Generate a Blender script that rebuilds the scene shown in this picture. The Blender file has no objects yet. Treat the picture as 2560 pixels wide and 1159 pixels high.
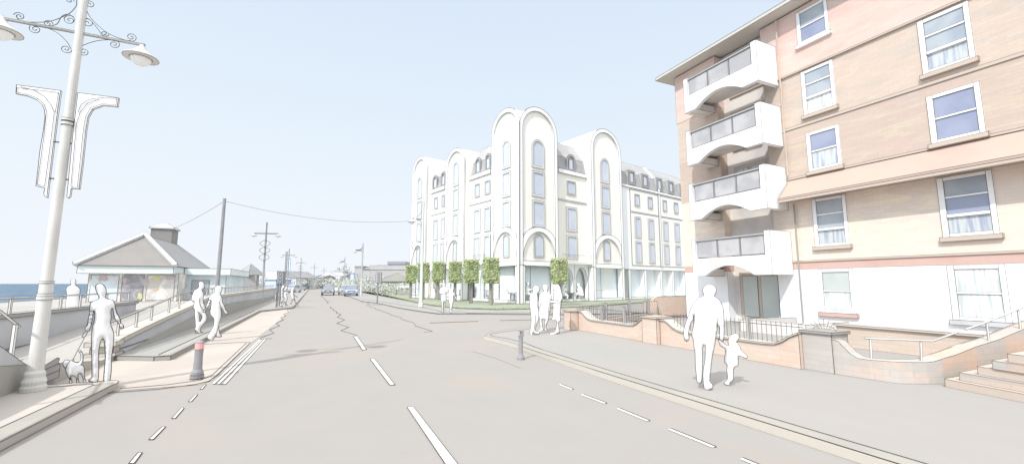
import bpy, bmesh, math, random
from mathutils import Vector, Matrix
from mathutils.geometry import delaunay_2d_cdt
R=math.radians
random.seed(7)
scene=bpy.context.scene
# ------------------------------------------------------------------ camera
F=1060.; HZ=708.; CX=1280.; CY=579.5; H=1.7
PIT=math.atan((HZ-CY)/F); YAW=math.atan((CX-785.)/(F/math.cos(PIT)))
cam=bpy.data.cameras.new('camera'); co=bpy.data.objects.new('camera',cam); scene.collection.objects.link(co)
cam.sensor_width=36; cam.lens=36*F/2560; cam.clip_start=.05; cam.clip_end=9000
co.location=(0,0,H); co.rotation_euler=(R(90)+PIT,0,-YAW); scene.camera=co
scene.render.resolution_x=1024; scene.render.resolution_y=463
# ------------------------------------------------------------------ sky and sun
SD=Vector((-.80,-.56,.98)).normalized()            # towards the sun
w=bpy.data.worlds.new("World"); scene.world=w; w.use_nodes=True
nt=w.node_tree; nd=nt.nodes; lk=nt.links
bg=nd['Background']
sky=nd.new('ShaderNodeTexSky'); sky.sky_type='NISHITA'; sky.sun_disc=False
sky.sun_elevation=math.asin(SD.z); sky.sun_rotation=math.atan2(SD.x,SD.y)
tc=nd.new('ShaderNodeTexCoord'); sp=nd.new('ShaderNodeSeparateXYZ'); lk.new(tc.outputs['Generated'],sp.inputs[0])
cr=nd.new('ShaderNodeValToRGB'); lk.new(sp.outputs['Z'],cr.inputs[0])
def lin(c): return tuple(((v/255)/12.92 if v/255<=.04045 else ((v/255+.055)/1.055)**2.4) for v in c)
def e(p,c,k=1.):
    el=cr.color_ramp.elements.new(p); c=lin(c); el.color=(c[0]*k,c[1]*k,c[2]*k,1)
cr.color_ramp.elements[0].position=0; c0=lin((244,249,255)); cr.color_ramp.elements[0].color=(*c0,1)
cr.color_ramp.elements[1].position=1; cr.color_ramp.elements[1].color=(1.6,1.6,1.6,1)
e(.15,(240,247,255)); e(.33,(231,243,254)); e(.52,(222,236,252)); e(.62,(219,233,250)); e(.76,(255,255,255),1.35)  # overhead sky beyond the view brightened as added fill light
mx=nd.new('ShaderNodeMixRGB'); mx.inputs[0].default_value=.985
sc_=nd.new('ShaderNodeVectorMath'); sc_.operation='SCALE'; sc_.inputs['Scale'].default_value=.1
lk.new(sky.outputs[0],sc_.inputs[0]); lk.new(sc_.outputs[0],mx.inputs[1]); lk.new(cr.outputs[0],mx.inputs[2])
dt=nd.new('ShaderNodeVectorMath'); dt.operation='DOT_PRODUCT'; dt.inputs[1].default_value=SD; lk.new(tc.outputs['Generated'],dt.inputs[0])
gm=nd.new('ShaderNodeMapRange'); gm.interpolation_type='SMOOTHSTEP'; gm.inputs['From Min'].default_value=.38; gm.inputs['From Max'].default_value=1.; gm.inputs['To Min'].default_value=1.; gm.inputs['To Max'].default_value=1.7  # added glow: unseen sky around the sun brightened to light the facades
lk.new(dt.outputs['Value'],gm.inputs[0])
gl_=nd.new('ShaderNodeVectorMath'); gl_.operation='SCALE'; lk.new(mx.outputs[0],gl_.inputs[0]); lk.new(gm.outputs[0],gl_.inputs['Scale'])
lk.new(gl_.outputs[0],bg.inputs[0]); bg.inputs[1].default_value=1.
sl=bpy.data.lights.new('sun','SUN'); sl.energy=3.1; sl.angle=R(.6); sl.color=(1,.97,.93)
so=bpy.data.objects.new('sun',sl); scene.collection.objects.link(so); so.rotation_euler=SD.to_track_quat('Z','Y').to_euler()
scene.view_settings.view_transform='Standard'; scene.view_settings.look='None'
scene.view_settings.exposure=0; scene.view_settings.gamma=1
# ------------------------------------------------------------------ picture-to-place geometry
def ray(px,py):
    a=(px-CX)/F; b=-(py-CY)/F
    fy=math.cos(PIT)-b*math.sin(PIT); z=math.sin(PIT)+b*math.cos(PIT)
    return Vector((a*math.cos(YAW)+fy*math.sin(YAW),-a*math.sin(YAW)+fy*math.cos(YAW),z))
CAM=Vector((0,0,H))
def G(px,py,z=0.): r=ray(px,py); return CAM+r*((z-H)/r.z)
def PX(px,py,X): r=ray(px,py); return CAM+r*(X/r.x)
def PY(px,py,Y): r=ray(px,py); return CAM+r*(Y/r.y)
FW=Vector((math.sin(YAW),math.cos(YAW),0)); RT=Vector((math.cos(YAW),-math.sin(YAW),0)); FH=F/math.cos(PIT)
def AT(px,D,z=0.): v=FW*D+RT*((px-CX)/FH*D); return Vector((v.x,v.y,z))
def dist(p): return max(1.,(Vector(p)-CAM).length)
# ------------------------------------------------------------------ materials
K=1.32
MATS={}
def mat(name,c,rough=.85,c2=None,scale=2.,k=None,stretch=(1,1,1),spec=.25,amt=1.,fine=None,wob=0,seedoff=0):
    if name in MATS: return MATS[name]
    m=bpy.data.materials.new(name); m.use_nodes=True; n=m.node_tree.nodes; l=m.node_tree.links
    b=n['Principled BSDF']; b.inputs['Roughness'].default_value=rough; b.inputs['Specular IOR Level'].default_value=spec
    kk=K if k is None else k
    A=[min(.93,v/kk) for v in lin(c)]; B=[min(.93,v/kk) for v in lin(c2 or c)]
    tcn=n.new('ShaderNodeTexCoord'); mp=n.new('ShaderNodeMapping'); mp.inputs['Scale'].default_value=stretch
    mp.inputs['Location'].default_value=(seedoff,seedoff*.7,0)
    l.new(tcn.outputs['Object'],mp.inputs[0])
    nz=n.new('ShaderNodeTexNoise'); nz.inputs['Scale'].default_value=scale; nz.inputs['Detail'].default_value=5; nz.inputs['Distortion'].default_value=wob
    l.new(mp.outputs[0],nz.inputs['Vector'])
    rp=n.new('ShaderNodeValToRGB'); rp.color_ramp.elements[0].position=.47; rp.color_ramp.elements[1].position=.60
    rp.color_ramp.elements[0].color=(*A,1); rp.color_ramp.elements[1].color=(*[A[i]+(B[i]-A[i])*amt for i in range(3)],1)
    l.new(nz.outputs['Fac'],rp.inputs[0]); out=rp.outputs[0]
    # faint surface mottling so nothing is perfectly flat
    n2=n.new('ShaderNodeTexNoise'); n2.inputs['Scale'].default_value=scale*6; n2.inputs['Detail'].default_value=3; l.new(mp.outputs[0],n2.inputs['Vector'])
    mr=n.new('ShaderNodeMapRange'); mr.inputs['To Min'].default_value=.97; mr.inputs['To Max'].default_value=1.03; l.new(n2.outputs['Fac'],mr.inputs[0])
    vm=n.new('ShaderNodeVectorMath'); vm.operation='SCALE'; l.new(out,vm.inputs[0]); l.new(mr.outputs[0],vm.inputs['Scale']); out=vm.outputs[0]
    if fine=='brick':
        bt=n.new('ShaderNodeTexBrick'); bt.inputs['Scale'].default_value=2.2; bt.inputs['Color1'].default_value=(1,1,1,1); bt.inputs['Color2'].default_value=(.95,.93,.91,1)
        bt.inputs['Mortar'].default_value=(.92,.91,.91,1); bt.inputs['Mortar Size'].default_value=.02; bt.inputs['Row Height'].default_value=.22; bt.inputs['Brick Width'].default_value=.62
        sx=n.new('ShaderNodeSeparateXYZ'); cb=n.new('ShaderNodeCombineXYZ'); ad=n.new('ShaderNodeMath'); ad.operation='ADD'
        l.new(tcn.outputs['Object'],sx.inputs[0]); l.new(sx.outputs['X'],ad.inputs[0]); l.new(sx.outputs['Y'],ad.inputs[1])
        l.new(ad.outputs[0],cb.inputs['X']); l.new(sx.outputs['Z'],cb.inputs['Y']); l.new(cb.outputs[0],bt.inputs['Vector'])
        mu=n.new('ShaderNodeMixRGB'); mu.blend_type='MULTIPLY'; mu.inputs[0].default_value=1; l.new(out,mu.inputs[1]); l.new(bt.outputs['Color'],mu.inputs[2]); out=mu.outputs[0]
    l.new(out,b.inputs['Base Color'])
    MATS[name]=m; return m
INK=mat('ink',(112,109,107),k=1.5); INKL=mat('ink_light',(150,149,148),k=1.3)
WHITE=mat('white',(255,255,255),k=1.07); PERSON=mat('person_white',(255,255,255),k=1.03)
PLASTER=mat('white_plaster',(252,252,253),k=1.1,c2=(248,249,252),scale=.6)
CREAM=mat('cream',(253,250,240),k=1.05,c2=(250,247,240),scale=.25)
BALC=mat('balcony_white',(255,255,255),k=1.1,c2=(250,251,251),scale=.7)
ROAD=mat('asphalt',(221,216,211),c2=(226,217,209),k=2.14,scale=.3,wob=2.,stretch=(1,.6,1))
PAVR=mat('paving_grey',(221,216,211),c2=(217,216,211),k=1.99,scale=.35,stretch=(1,.5,1))
KERB=mat('kerb_stone',(228,223,212),k=1.97,c2=(220,216,208),scale=1.)
KERBD=mat('kerb_dark',(170,168,166),k=1.07)
PEACH=mat('paving_peach',(238,227,216),k=1.72,c2=(230,219,209),scale=.35,wob=1.)
PAVL=mat('paving_left',(228,219,210),k=1.5,c2=(222,216,210),scale=.5,wob=1.)
PAINT=mat('paint',(247,245,239),k=1.15)
GRASS=mat('grass',(190,197,174),k=1.55,c2=(178,187,160),scale=.4)
PROM=mat('promenade',(226,222,214),k=1.74,c2=(216,213,207),scale=.25,stretch=(1,.4,1))
GWALL=mat('grey_render',(178,178,180),c2=(170,171,173),scale=.8,k=0.775)
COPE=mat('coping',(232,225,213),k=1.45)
RAIL=mat('rail_metal',(186,185,182),k=0.605)
SEA=mat('sea_water',(140,172,202),c2=(188,208,224),scale=.5,rough=.75,stretch=(1,.12,1),k=2.6,spec=.05)
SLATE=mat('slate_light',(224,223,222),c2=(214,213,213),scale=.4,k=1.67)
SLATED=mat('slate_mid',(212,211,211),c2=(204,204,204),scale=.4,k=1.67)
PANE=mat('pane_pale',(222,230,243),c2=(232,239,248),scale=.4,k=1.25,rough=.5)
PANEW=mat('pane_shop',(228,236,248),c2=(238,243,250),scale=.3,k=.95,rough=.6)
DKFR=mat('shade_and_leg_grey',(194,192,190),k=1.2)  # painted shadow rings around hotel windows, also chair and table legs
BR1=mat('brick_pink',(239,216,205),c2=(241,208,197),scale=.9,stretch=(1,.5,2.2),fine='brick',wob=.6,k=1.17)
BR2=mat('brick_buff',(238,219,203),c2=(228,214,201),scale=1.1,stretch=(1,.45,2.4),fine='brick',wob=.6,k=1.31)
BR3=mat('brick_tan',(235,214,201),c2=(239,223,204),scale=1.4,stretch=(1,.4,2.6),fine='brick',wob=.8,k=1.42)
BR4=mat('brick_brown',(226,213,202),c2=(236,222,202),scale=1.4,stretch=(1,.5,2.),fine='brick',wob=.8,k=0.945)
RED=mat('red_band',(240,205,193),c2=(236,198,186),scale=1.2,k=1.39)
SKIRT=mat('skirt_tile',(247,220,204),c2=(243,213,198),scale=.5,k=1.78)
STONE=mat('stone_sill',(229,213,199),k=1.37)
EAVE=mat('eave_soffit',(200,196,188),k=0.95); REC=mat('recess_render',(232,226,220),c2=(214,210,208),scale=.7,k=1.04)
GARDEN=mat('garden_brick',(241,222,206),c2=(241,216,199),scale=1.1,fine='brick',k=1.33,wob=1,stretch=(1,.6,1.6))
GARDEN2=mat('garden_brick_grey',(218,213,207),c2=(240,214,196),scale=1.0,fine='brick',k=1.36,wob=1.5,stretch=(1,.6,1.8))
GB=mat('glass_blue',(174,182,206),c2=(160,168,196),scale=.7,rough=.35,k=1.24,spec=.4)
GG=mat('glass_grey',(200,208,214),c2=(180,190,202),scale=.9,rough=.35,k=1.28,spec=.4)
GD=mat('glass_dark',(168,167,169),c2=(184,183,184),scale=1.2,rough=.4,k=0.92,spec=.3)
CURT=mat('glass_curtain',(243,245,247),c2=(206,214,214),scale=3,rough=.4,k=1.12,stretch=(1,4,.35))
CURTG=mat('glass_curtain_grey',(214,219,220),c2=(176,184,200),scale=2.5,rough=.4,k=1.12,stretch=(1,4,.3))
BLINDG=mat('glass_green_grey',(206,213,209),c2=(199,206,203),scale=.8,rough=.4,k=1.12)
DARK=mat('dark_grey',(146,145,148),c2=(138,137,141),k=0.912); MID=mat('mid_grey',(176,175,174),k=1.03); POLEC=mat('pole_cream',(238,236,231),c2=(226,224,219),scale=1.,k=1.23)
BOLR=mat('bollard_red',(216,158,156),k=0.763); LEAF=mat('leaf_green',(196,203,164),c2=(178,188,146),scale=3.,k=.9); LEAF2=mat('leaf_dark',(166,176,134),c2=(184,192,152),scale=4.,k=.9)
TRUNK=mat('trunk_grey',(164,158,152),c2=(150,146,140),scale=4,k=1.12)
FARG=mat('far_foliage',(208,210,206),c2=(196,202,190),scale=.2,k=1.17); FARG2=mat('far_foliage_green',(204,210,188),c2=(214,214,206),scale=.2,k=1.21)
LTBLUE=mat('pale_blue',(206,224,246),k=1.1); BLUEC=mat('car_blue',(164,186,226),k=0.924,rough=.4); CARG=mat('car_grey',(150,154,162),k=0.892,rough=.4); CARW=mat('car_white',(228,230,236),k=1.1,rough=.4)
CARO=mat('car_olive',(182,186,180),k=0.892,rough=.4); CARS=mat('car_stone',(204,201,198),k=0.945,rough=.5); CGL=mat('car_glass',(138,144,154),k=1.05,rough=.2); TYRE=mat('tyre',(108,108,112))
CAFEW=mat('cafe_wall',(204,200,196),c2=(236,230,224),scale=.9,k=0.969,wob=1.5); CAFED=mat('cafe_door',(160,158,164),c2=(196,190,192),scale=1.5,k=1.02,wob=1.); FASC=mat('fascia_mint',(232,243,242),c2=(240,247,246),scale=.6,k=1.08)
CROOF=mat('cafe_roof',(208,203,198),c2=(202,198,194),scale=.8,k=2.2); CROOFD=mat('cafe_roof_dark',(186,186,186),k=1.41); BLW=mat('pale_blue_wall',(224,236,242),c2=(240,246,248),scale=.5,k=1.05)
YEL=mat('poster_yellow',(240,236,176)); ORG=mat('poster_peach',(242,214,178)); PNK=mat('poster_pink',(226,208,208))
HW=mat('house_white',(246,246,247),k=1.26); HP=mat('house_pink',(240,220,214)); HG=mat('house_grey',(206,204,203),c2=(214,212,209),scale=.2,k=1.36); HR=mat('house_roof',(200,203,208),c2=(210,210,212),scale=.2,k=1.78)
LENS=mat('signal_lens',(150,160,168),k=1.05)
# ------------------------------------------------------------------ helpers
def link(o): scene.collection.objects.link(o); return o
def thing(name,label,cat,loc=(0,0,0),rotz=0,group=None,kind=None):
    o=link(bpy.data.objects.new(name,None)); o.location=loc; o.rotation_euler=(0,0,rotz); o.empty_display_size=.3
    o['label']=label; o['category']=cat
    if group: o['group']=group
    if kind: o['kind']=kind
    return o
LK=.88
class MB:
    def __init__(s): s.v=[]; s.f=[]; s.m=[]; s.lines=[]; s.mats=[]
    def mi(s,m):
        if m not in s.mats: s.mats.append(m)
        return s.mats.index(m)
    def add(s,vs,fs,m=None):
        b=len(s.v); s.v+=[Vector(v) for v in vs]; s.f+=[tuple(i+b for i in f) for f in fs]; s.m+=[m]*len(fs); return s
    def box(s,x0,x1,y0,y1,z0,z1,m=None):
        return s.add([(x0,y0,z0),(x1,y0,z0),(x1,y1,z0),(x0,y1,z0),(x0,y0,z1),(x1,y0,z1),(x1,y1,z1),(x0,y1,z1)],
              [(3,2,1,0),(4,5,6,7),(0,1,5,4),(1,2,6,5),(2,3,7,6),(3,0,4,7)],m)
    def prism(s,pts,ext,m=None):
        """pts: planar polygon (3d), ext: extrusion vector"""
        n=len(pts); pts=[Vector(p) for p in pts]; ext=Vector(ext)
        fs=[tuple(range(n)),tuple(range(2*n-1,n-1,-1))]+[(i,(i+1)%n,n+(i+1)%n,n+i) for i in range(n)]
        return s.add(pts+[p+ext for p in pts],fs,m)
    def poly(s,pts,m=None): return s.add(pts,[tuple(range(len(pts)))],m)
    def tube(s,pts,r,m=None,n=6,r2=None,cap=True):
        pts=[Vector(p) for p in pts]; N=len(pts); vs=[];fs=[]; prev=None
        for i,p in enumerate(pts):
            t=(pts[min(i+1,N-1)]-pts[max(i-1,0)]).normalized()
            a=(prev-t*prev.dot(t)) if prev else t.orthogonal()
            if a.length<1e-6: a=t.orthogonal()
            a.normalize(); prev=a; b=t.cross(a)
            rr=r if r2 is None else r+(r2-r)*i/(N-1)
            for k in range(n):
                an=2*math.pi*k/n+math.pi/n; vs.append(p+(a*math.cos(an)+b*math.sin(an))*rr)
        for i in range(N-1):
            for k in range(n): fs.append((i*n+k,i*n+(k+1)%n,(i+1)*n+(k+1)%n,(i+1)*n+k))
        if cap: fs+= [tuple(range(n-1,-1,-1)),tuple((N-1)*n+k for k in range(n))]
        return s.add(vs,fs,m)
    def lathe(s,prof,c=(0,0,0),n=16,m=None):
        vs=[];fs=[]; c=Vector(c)
        for r,z in prof:
            for k in range(n): a=2*math.pi*k/n; vs.append(c+Vector((r*math.cos(a),r*math.sin(a),z)))
        for i in range(len(prof)-1):
            for k in range(n): fs.append((i*n+k,i*n+(k+1)%n,(i+1)*n+(k+1)%n,(i+1)*n+k))
        fs+= [tuple(range(n-1,-1,-1)),tuple((len(prof)-1)*n+k for k in range(n))]
        return s.add(vs,fs,m)
    def line(s,pts,w=None): s.lines.append(([Vector(p) for p in pts],w)); return s
    def build(s,name,material,parent=None,ink=None,inkmat=None,smooth=False,org=None,ang=28,inkb=True):
        """world-coordinate verts; org = the root's location (subtracted); ink = line width (m), or a factor string 'a' = by distance"""
        me=bpy.data.meshes.new(name)
        org=Vector(org) if org is not None else Vector((0,0,0))
        mats=[material]; mi=[]
        for m in s.m:
            m=m or material
            if m not in mats: mats.append(m)
            mi.append(mats.index(m))
        bm=bmesh.new(); vs=[bm.verts.new(v-org) for v in s.v]
        for f,k in zip(s.f,mi):
            try: fc=bm.faces.new([vs[i] for i in f]); fc.material_index=k; fc.smooth=smooth
            except ValueError: pass
        bm.normal_update()
        segs=[]
        if ink:
            for ed in bm.edges:
                lf=len(ed.link_faces)
                if (lf==1 and inkb) or (lf==2 and ed.calc_face_angle(0)>R(ang)) :
                    segs.append((ed.verts[0].co.copy(),ed.verts[1].co.copy(),ink))
        for pts,wd in s.lines:
            for a,b in zip(pts,pts[1:]): segs.append((a-org,b-org,wd or ink or .02))
        if segs:
            im=inkmat or INK; mats.append(im); k=len(mats)-1
            for a,b,wd in segs:
                d=b-a
                if d.length<1e-5: continue
                d.normalize(); u=d.orthogonal().normalized(); v=d.cross(u); h=wd/2*LK
                a=a-d*h*.5; b=b+d*h*.5
                q=[bm.verts.new(p+u*su*h+v*sv*h) for p in (a,b) for su,sv in ((1,0),(0,1),(-1,0),(0,-1))]
                for i in range(4):
                    fc=bm.faces.new((q[i],q[(i+1)%4],q[4+(i+1)%4],q[4+i])); fc.material_index=k
        bm.normal_update(); bm.to_mesh(me); bm.free()
        for m in mats: me.materials.append(m)
        o=link(bpy.data.objects.new(name,me))
        if parent: o.parent=parent
        return o
LW=1.35/FH
def iw(p,k=1.): return LW*k*dist(p)
def struct(o,label=None):
    o['kind']='structure'
    if label: o['label']=label
    return o
def tag(o,label,cat,group=None,kind=None):
    o['label']=label; o['category']=cat
    if group: o['group']=group
    if kind: o['kind']=kind
    return o
def copy_tree(o,parent=None):
    c=o.copy(); scene.collection.objects.link(c); c.parent=parent
    for ch in list(o.children): copy_tree(ch,c)
    return c
def S(x,y,z): k=.941; return Vector((x*k,y*k,H+(z-H)*k))
# ================================================================== SETTING
def sheet(name,pts,z,m,thick=0,ink=None,top=None):
    mb=MB()
    P=[Vector((p[0],p[1],z)) for p in pts]
    # make the polygon counter-clockwise
    ar=sum(P[i].x*P[(i+1)%len(P)].y-P[(i+1)%len(P)].x*P[i].y for i in range(len(P)))
    if ar<0: P.reverse()
    if thick: mb.prism([p-Vector((0,0,thick)) for p in P],(0,0,thick))
    else: mb.poly(P)
    o=mb.build(name,m,ink=ink); struct(o); return o
# ground sheet / road
sheet('road',[(-7.4,-30),(120,-30),(400,60),(700,2200),(-7.4,2200)],0,ROAD)
def ribbon(mb,pts,wd,z,m=None):
    pts=[Vector((p[0],p[1],z)) for p in pts]
    for a,b in zip(pts,pts[1:]):
        d=(b-a).normalized(); n=Vector((-d.y,d.x,0))*wd/2
        mb.poly([a-n,b-n,b+n,a+n],m)
# sea and promenade
mb=MB(); mb.poly([(-6000,-3000,-2.2),(-21.9,-3000,-2.2),(-21.9,6500,-2.2),(-6000,6500,-2.2)]); struct(mb.build('sea',SEA))
mb=MB(); mb.prism([(-22,-30,.2),(-6.35,-30,.2),(-6.35,200,.2),(-22,200,.2)],(0,0,-2.6)); struct(mb.build('promenade',PROM,ink=.04,inkmat=INKL))
# left ramps (between the two walls)
mb=MB(); X1,X2=-6.5,-3.95
prof=[(-10,1.0),(6,.9),(11.9,.1),(13.2,.1),(18.5,.41),(22.1,.63),(30,.63),(40,.45),(60,.2)]
vs=[];fs=[]
for y,z in prof: vs+= [(X1,y,z),(X2,y,z),(X1,y,-.1),(X2,y,-.1)]
for i in range(len(prof)-1): a=4*i; fs+=[(a,a+1,a+5,a+4),(a+1,a+3,a+7,a+5),(a+2,a,a+4,a+6)]
mb.add(vs,fs); struct(mb.build('ramp_path',PROM,ink=.012,inkmat=INKL,ang=60))
# left pavements
k0=-2.82
def arcpts(cx,cy,r,a0,a1,n=8,z=0): return [(cx+r*math.cos(R(a0+(a1-a0)*i/n)),cy+r*math.sin(R(a0+(a1-a0)*i/n)),z) for i in range(n+1)]
p1=[(-8,-8),(k0,-8)]+[(x,y) for x,y,_ in arcpts(k0-.25,9.2,.25,0,90)]+[(-8,9.45)]
sheet('pavement',p1,.1,PAVL,.1,ink=.014)
mb=MB(); ribbon(mb,[(k0-.14,-8),(k0-.14,9.1),(k0-.2,9.25)],.24,.106); mb.line([(k0-.27,-8,.108),(k0-.27,9.1,.108),(k0-.32,9.2,.108),(-6,9.2,.108)],.012); struct(mb.build('kerb',KERB))
c2=G(728,768,.1); c3=G(688,772,.1)
p2=[(k0,12.05),(k0,29.5),(c3.x,c3.y),(c2.x,c2.y),(c2.x+.1,c2.y+1),(c2.x+.1,200),(-4.05,200),(-4.05,12.6),(k0-.3,12.05)]
sheet('pavement',p2,.1,PAVR,.1,ink=.022)
mb=MB(); ribbon(mb,[(k0-.16,12.1),(k0-.16,29.5)],.2,.106); mb.line([(k0-.28,12.3,.108),(k0-.28,29.5,.108)],.02); struct(mb.build('kerb',KERB))
# peach crossing apron and paving spilling into the road
ap=[G(x,y,.004) for x,y in ((258,983),(490,961),(535,948),(628,856),(660,832),(700,800),(728,772),(688,774),(430,890),(300,915),(200,900),(140,940),(300,948))]
P=[Vector((p.x,p.y,.005)) for p in ap]
sheet('crossing_apron',[(-4.2,9.4),(G(272,978).x,G(272,978).y),(G(500,961).x,G(500,961).y),(G(530,950).x,G(530,950).y),(G(628,856).x,G(628,856).y),(G(700,800).x,G(700,800).y),(G(730,772).x,G(730,772).y),(k0,34),(k0,12.0),(-4.2,12.6)],.006,PEACH,ink=None)
mb=MB()
def gl(px,z=.012): return [Vector((G(x,y).x,G(x,y).y,z)) for x,y in px]
mb.line(gl([(260,984),(400,973),(490,961),(522,953),(540,940),(626,856),(600,856),(480,862)]),.014)
mb.line(gl([(300,972),(420,962),(500,951),(530,938),(616,857)]),.012)
for a,b in (((533,960),(650,849)),((545,961),(655,849)),((560,961),(663,848))):
    A,B=gl([a,b]); ribbon(mb,[A,B],.035,.010,PAINT); mb.line([A+Vector((.02,0,0)),B+Vector((.02,0,0))],.006)
mb.line(gl([(533,960),(562,961)]),.014); mb.line(gl([(650,848),(664,847),(680,846)]),.016)
struct(mb.build('crossing_strip',KERB))
# right pavement with kerb (island corner)
kx=4.82
cor=[(1410,813),(1330,818),(1262,826),(1222,833),(1211,841),(1250,850),(1290,861),(1335,876),(1380,891)]
pr=[(G(x,y,.08).x,G(x,y,.08).y) for x,y in cor]+[(kx,6.6),(kx,-8),(40,-8),(40,13.6)]
sheet('pavement',pr,.1,PAVR,.1,ink=.012)
g8=lambda x,y:(G(x,y,.1).x,G(x,y,.1).y)
mb=MB(); ribbon(mb,[(kx+.11,-8),(kx+.11,6.3),g8(1386,888),g8(1330,870),g8(1300,860)],.2,.106)
mb.line([(kx+.21,-8,.11),(kx+.21,6.4,.11)]+[Vector((*g8(x,y),.11)) for x,y in ((1395,886),(1360,876),(1310,856),(1262,845),(1230,840),(1225,835),(1262,829),(1330,821))],.012)
struct(mb.build('kerb',KERB))
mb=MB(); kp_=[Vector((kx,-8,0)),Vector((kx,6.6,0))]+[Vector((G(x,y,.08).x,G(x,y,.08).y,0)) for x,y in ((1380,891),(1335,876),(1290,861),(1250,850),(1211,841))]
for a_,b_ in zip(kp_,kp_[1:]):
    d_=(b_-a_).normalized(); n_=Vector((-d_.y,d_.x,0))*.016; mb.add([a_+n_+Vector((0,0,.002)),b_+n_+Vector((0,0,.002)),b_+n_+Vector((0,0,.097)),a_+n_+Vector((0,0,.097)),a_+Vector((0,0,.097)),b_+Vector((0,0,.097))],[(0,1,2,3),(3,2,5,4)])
struct(mb.build('kerb',COPE))  # pale strip added over the kerb face, light put into its colour
# hotel forecourt: pavement, verge
hp=[(905,752),(945,757),(1000,769),(1050,777),(1095,783),(1180,783),(1300,784),(1410,785),(1560,783),(1700,778)]
H1=[G(x,y,.05) for x,y in hp]
mb=MB(); mb.prism([(p.x,p.y,0) for p in H1]+[(60,16,0),(95,60,0),(40,90,0),(8,200,0),(H1[0].x,200,0)],(0,0,.05)); struct(mb.build('pavement',PAVR,ink=.035))
mb=MB(); mb.line([Vector((G(x,y).x,G(x,y).y,.055)) for x,y in ((905,748),(935,752),(1000,763),(1060,771),(1090,777),(1110,784))],.04)
mb.line([G(x,y,.06) for x,y in ((1165,782),(1240,781),(1410,781))],.03); struct(mb.build('kerb',INK))
vg=[(930,730),(945,738),(985,745),(1020,752),(1054,759),(1090,765),(1150,771),(1240,774),(1330,772),(1430,768),(1520,762),(1600,757),(1690,750),(1718,744)]
V=[G(x,y,.06) for x,y in vg]
mb=MB(); mb.prism([(p.x,p.y,.05) for p in V]+[(60,45,.05),(60,60,.05),(11,80,.05),(8,90,.05)],(0,0,.03)); go=mb.build('grass_verge',GRASS,ink=.03); struct(go)
# hedge-like ragged edge of grass: small blades
mb=MB()
for i in range(2600):
    t=random.random()*(len(V)-1); a=int(t); p=V[a].lerp(V[a+1],t-a)+Vector((random.uniform(-.1,.1),random.uniform(-.05,.5)*(1 if random.random()<.7 else 4),0))
    h=random.uniform(.03,.09); d=random.uniform(0,6.28); q=Vector((math.cos(d),math.sin(d),0))*.03
    mb.add([(p.x-q.x,p.y-q.y,.08),(p.x+q.x,p.y+q.y,.08),(p.x+random.uniform(-.04,.04),p.y,.08+h)],[(0,1,2)])
tag(mb.build('grass_tufts',GRASS),'ragged tufts of grass along the verge before the white hotel','grass',kind='stuff')
# ------------------------------------------------------------------ painted road markings
mb=MB()
def quad(px,w=.02,z=.008):
    P=gl(px,z); mb.poly(P,PAINT); mb.line(P+[P[0]],w)
quad([(1018,1018),(1034,1018),(1175,1200),(1140,1200)],.012)
quad([(925,897),(936,897),(987,962),(974,962)],.018); quad([(884,841),(893,841),(916,873),(906,875)],.025)
for a,b,wd in (((322,1159),(345,1132),14),((372,1099),(405,1067),12),((429,1046),(453,1020),10),((471,1004),(488,986),8),((500,973),(511,961),6),((255,1230),(290,1190),16)):
    quad([a,(a[0]+wd*.9,a[1]),(b[0]+wd*.7,b[1]),b],.012)
for a,b in (((1400,961),(1430,973)),((1455,986),(1513,1008)),((1545,1021),(1620,1052)),((1675,1073),(1785,1118)),((1855,1147),(1940,1182))):
    A,B=gl([a,b],.008); ribbon(mb,[A,B],.05,.008,PAINT); mb.line([A+Vector((.025,0,0)),B+Vector((.025,0,0))],.02)
A=gl([(1180,877),(1240,894),(1300,918)],.007); ribbon(mb,A,.04,.007,KERB)
for pts in ([(1075,807),(1195,803)],[(1250,801),(1410,797)]): mb.line(gl(pts,.008),.035)
struct(mb.build('road_marking',PAINT))
mb=MB()
def zz(pts,k=1.):
    P=gl(pts,.01)
    for a,b in zip(P,P[1:]): mb.line([a,b],iw((a+b)/2,.8*k))
c5=lambda L:[(600+x/3.621,480+y/3.621) for x,y in L]
zz([(893,838),(852,826),(872,818),(842,808),(862,799)]+c5([(945,1155),(880,1130),(915,1108),(868,1092),(880,1085),(845,1070),(850,1060),(815,1045),(825,1035)]))
zz(c5([(805,1008),(785,1000),(800,990),(770,980),(775,970),(755,960),(755,952),(728,935)]),.8)
zz([(420+x/3.41,640+y/3.41) for x,y in ((785,698),(903,655),(865,628),(952,592),(920,570),(985,543),(960,525),(1005,508),(985,495),(1030,478),(1015,462),(1048,452),(1020,440))])
zz(c5([(1140,1025),(1170,1028),(1180,1040),(1225,1050),(1230,1060),(1290,1075),(1300,1085),(1355,1098),(1360,1110),(1460,1135),(1460,1150)])+[(1036,807),(1038,814),(1081,828),(1060,830)],.9)
zz(c5([(1110,960),(1097,967),(1115,972),(1098,980),(1115,985),(1100,992),(1110,1000),(1120,1003)]),.7)
zz(c5([(1150,1003),(1205,997),(1260,993)]),.9); zz(c5([(1150,1003),(1165,1015),(1185,1018),(1330,1020),(1400,1030),(1521,1065)]),.9)
zz(c5([(1070,935),(1150,960),(1240,990)]),.9); zz(c5([(1100,890),(1240,925),(1521,975)]),.9)
struct(mb.build('road_marking',PAINT))
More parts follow.
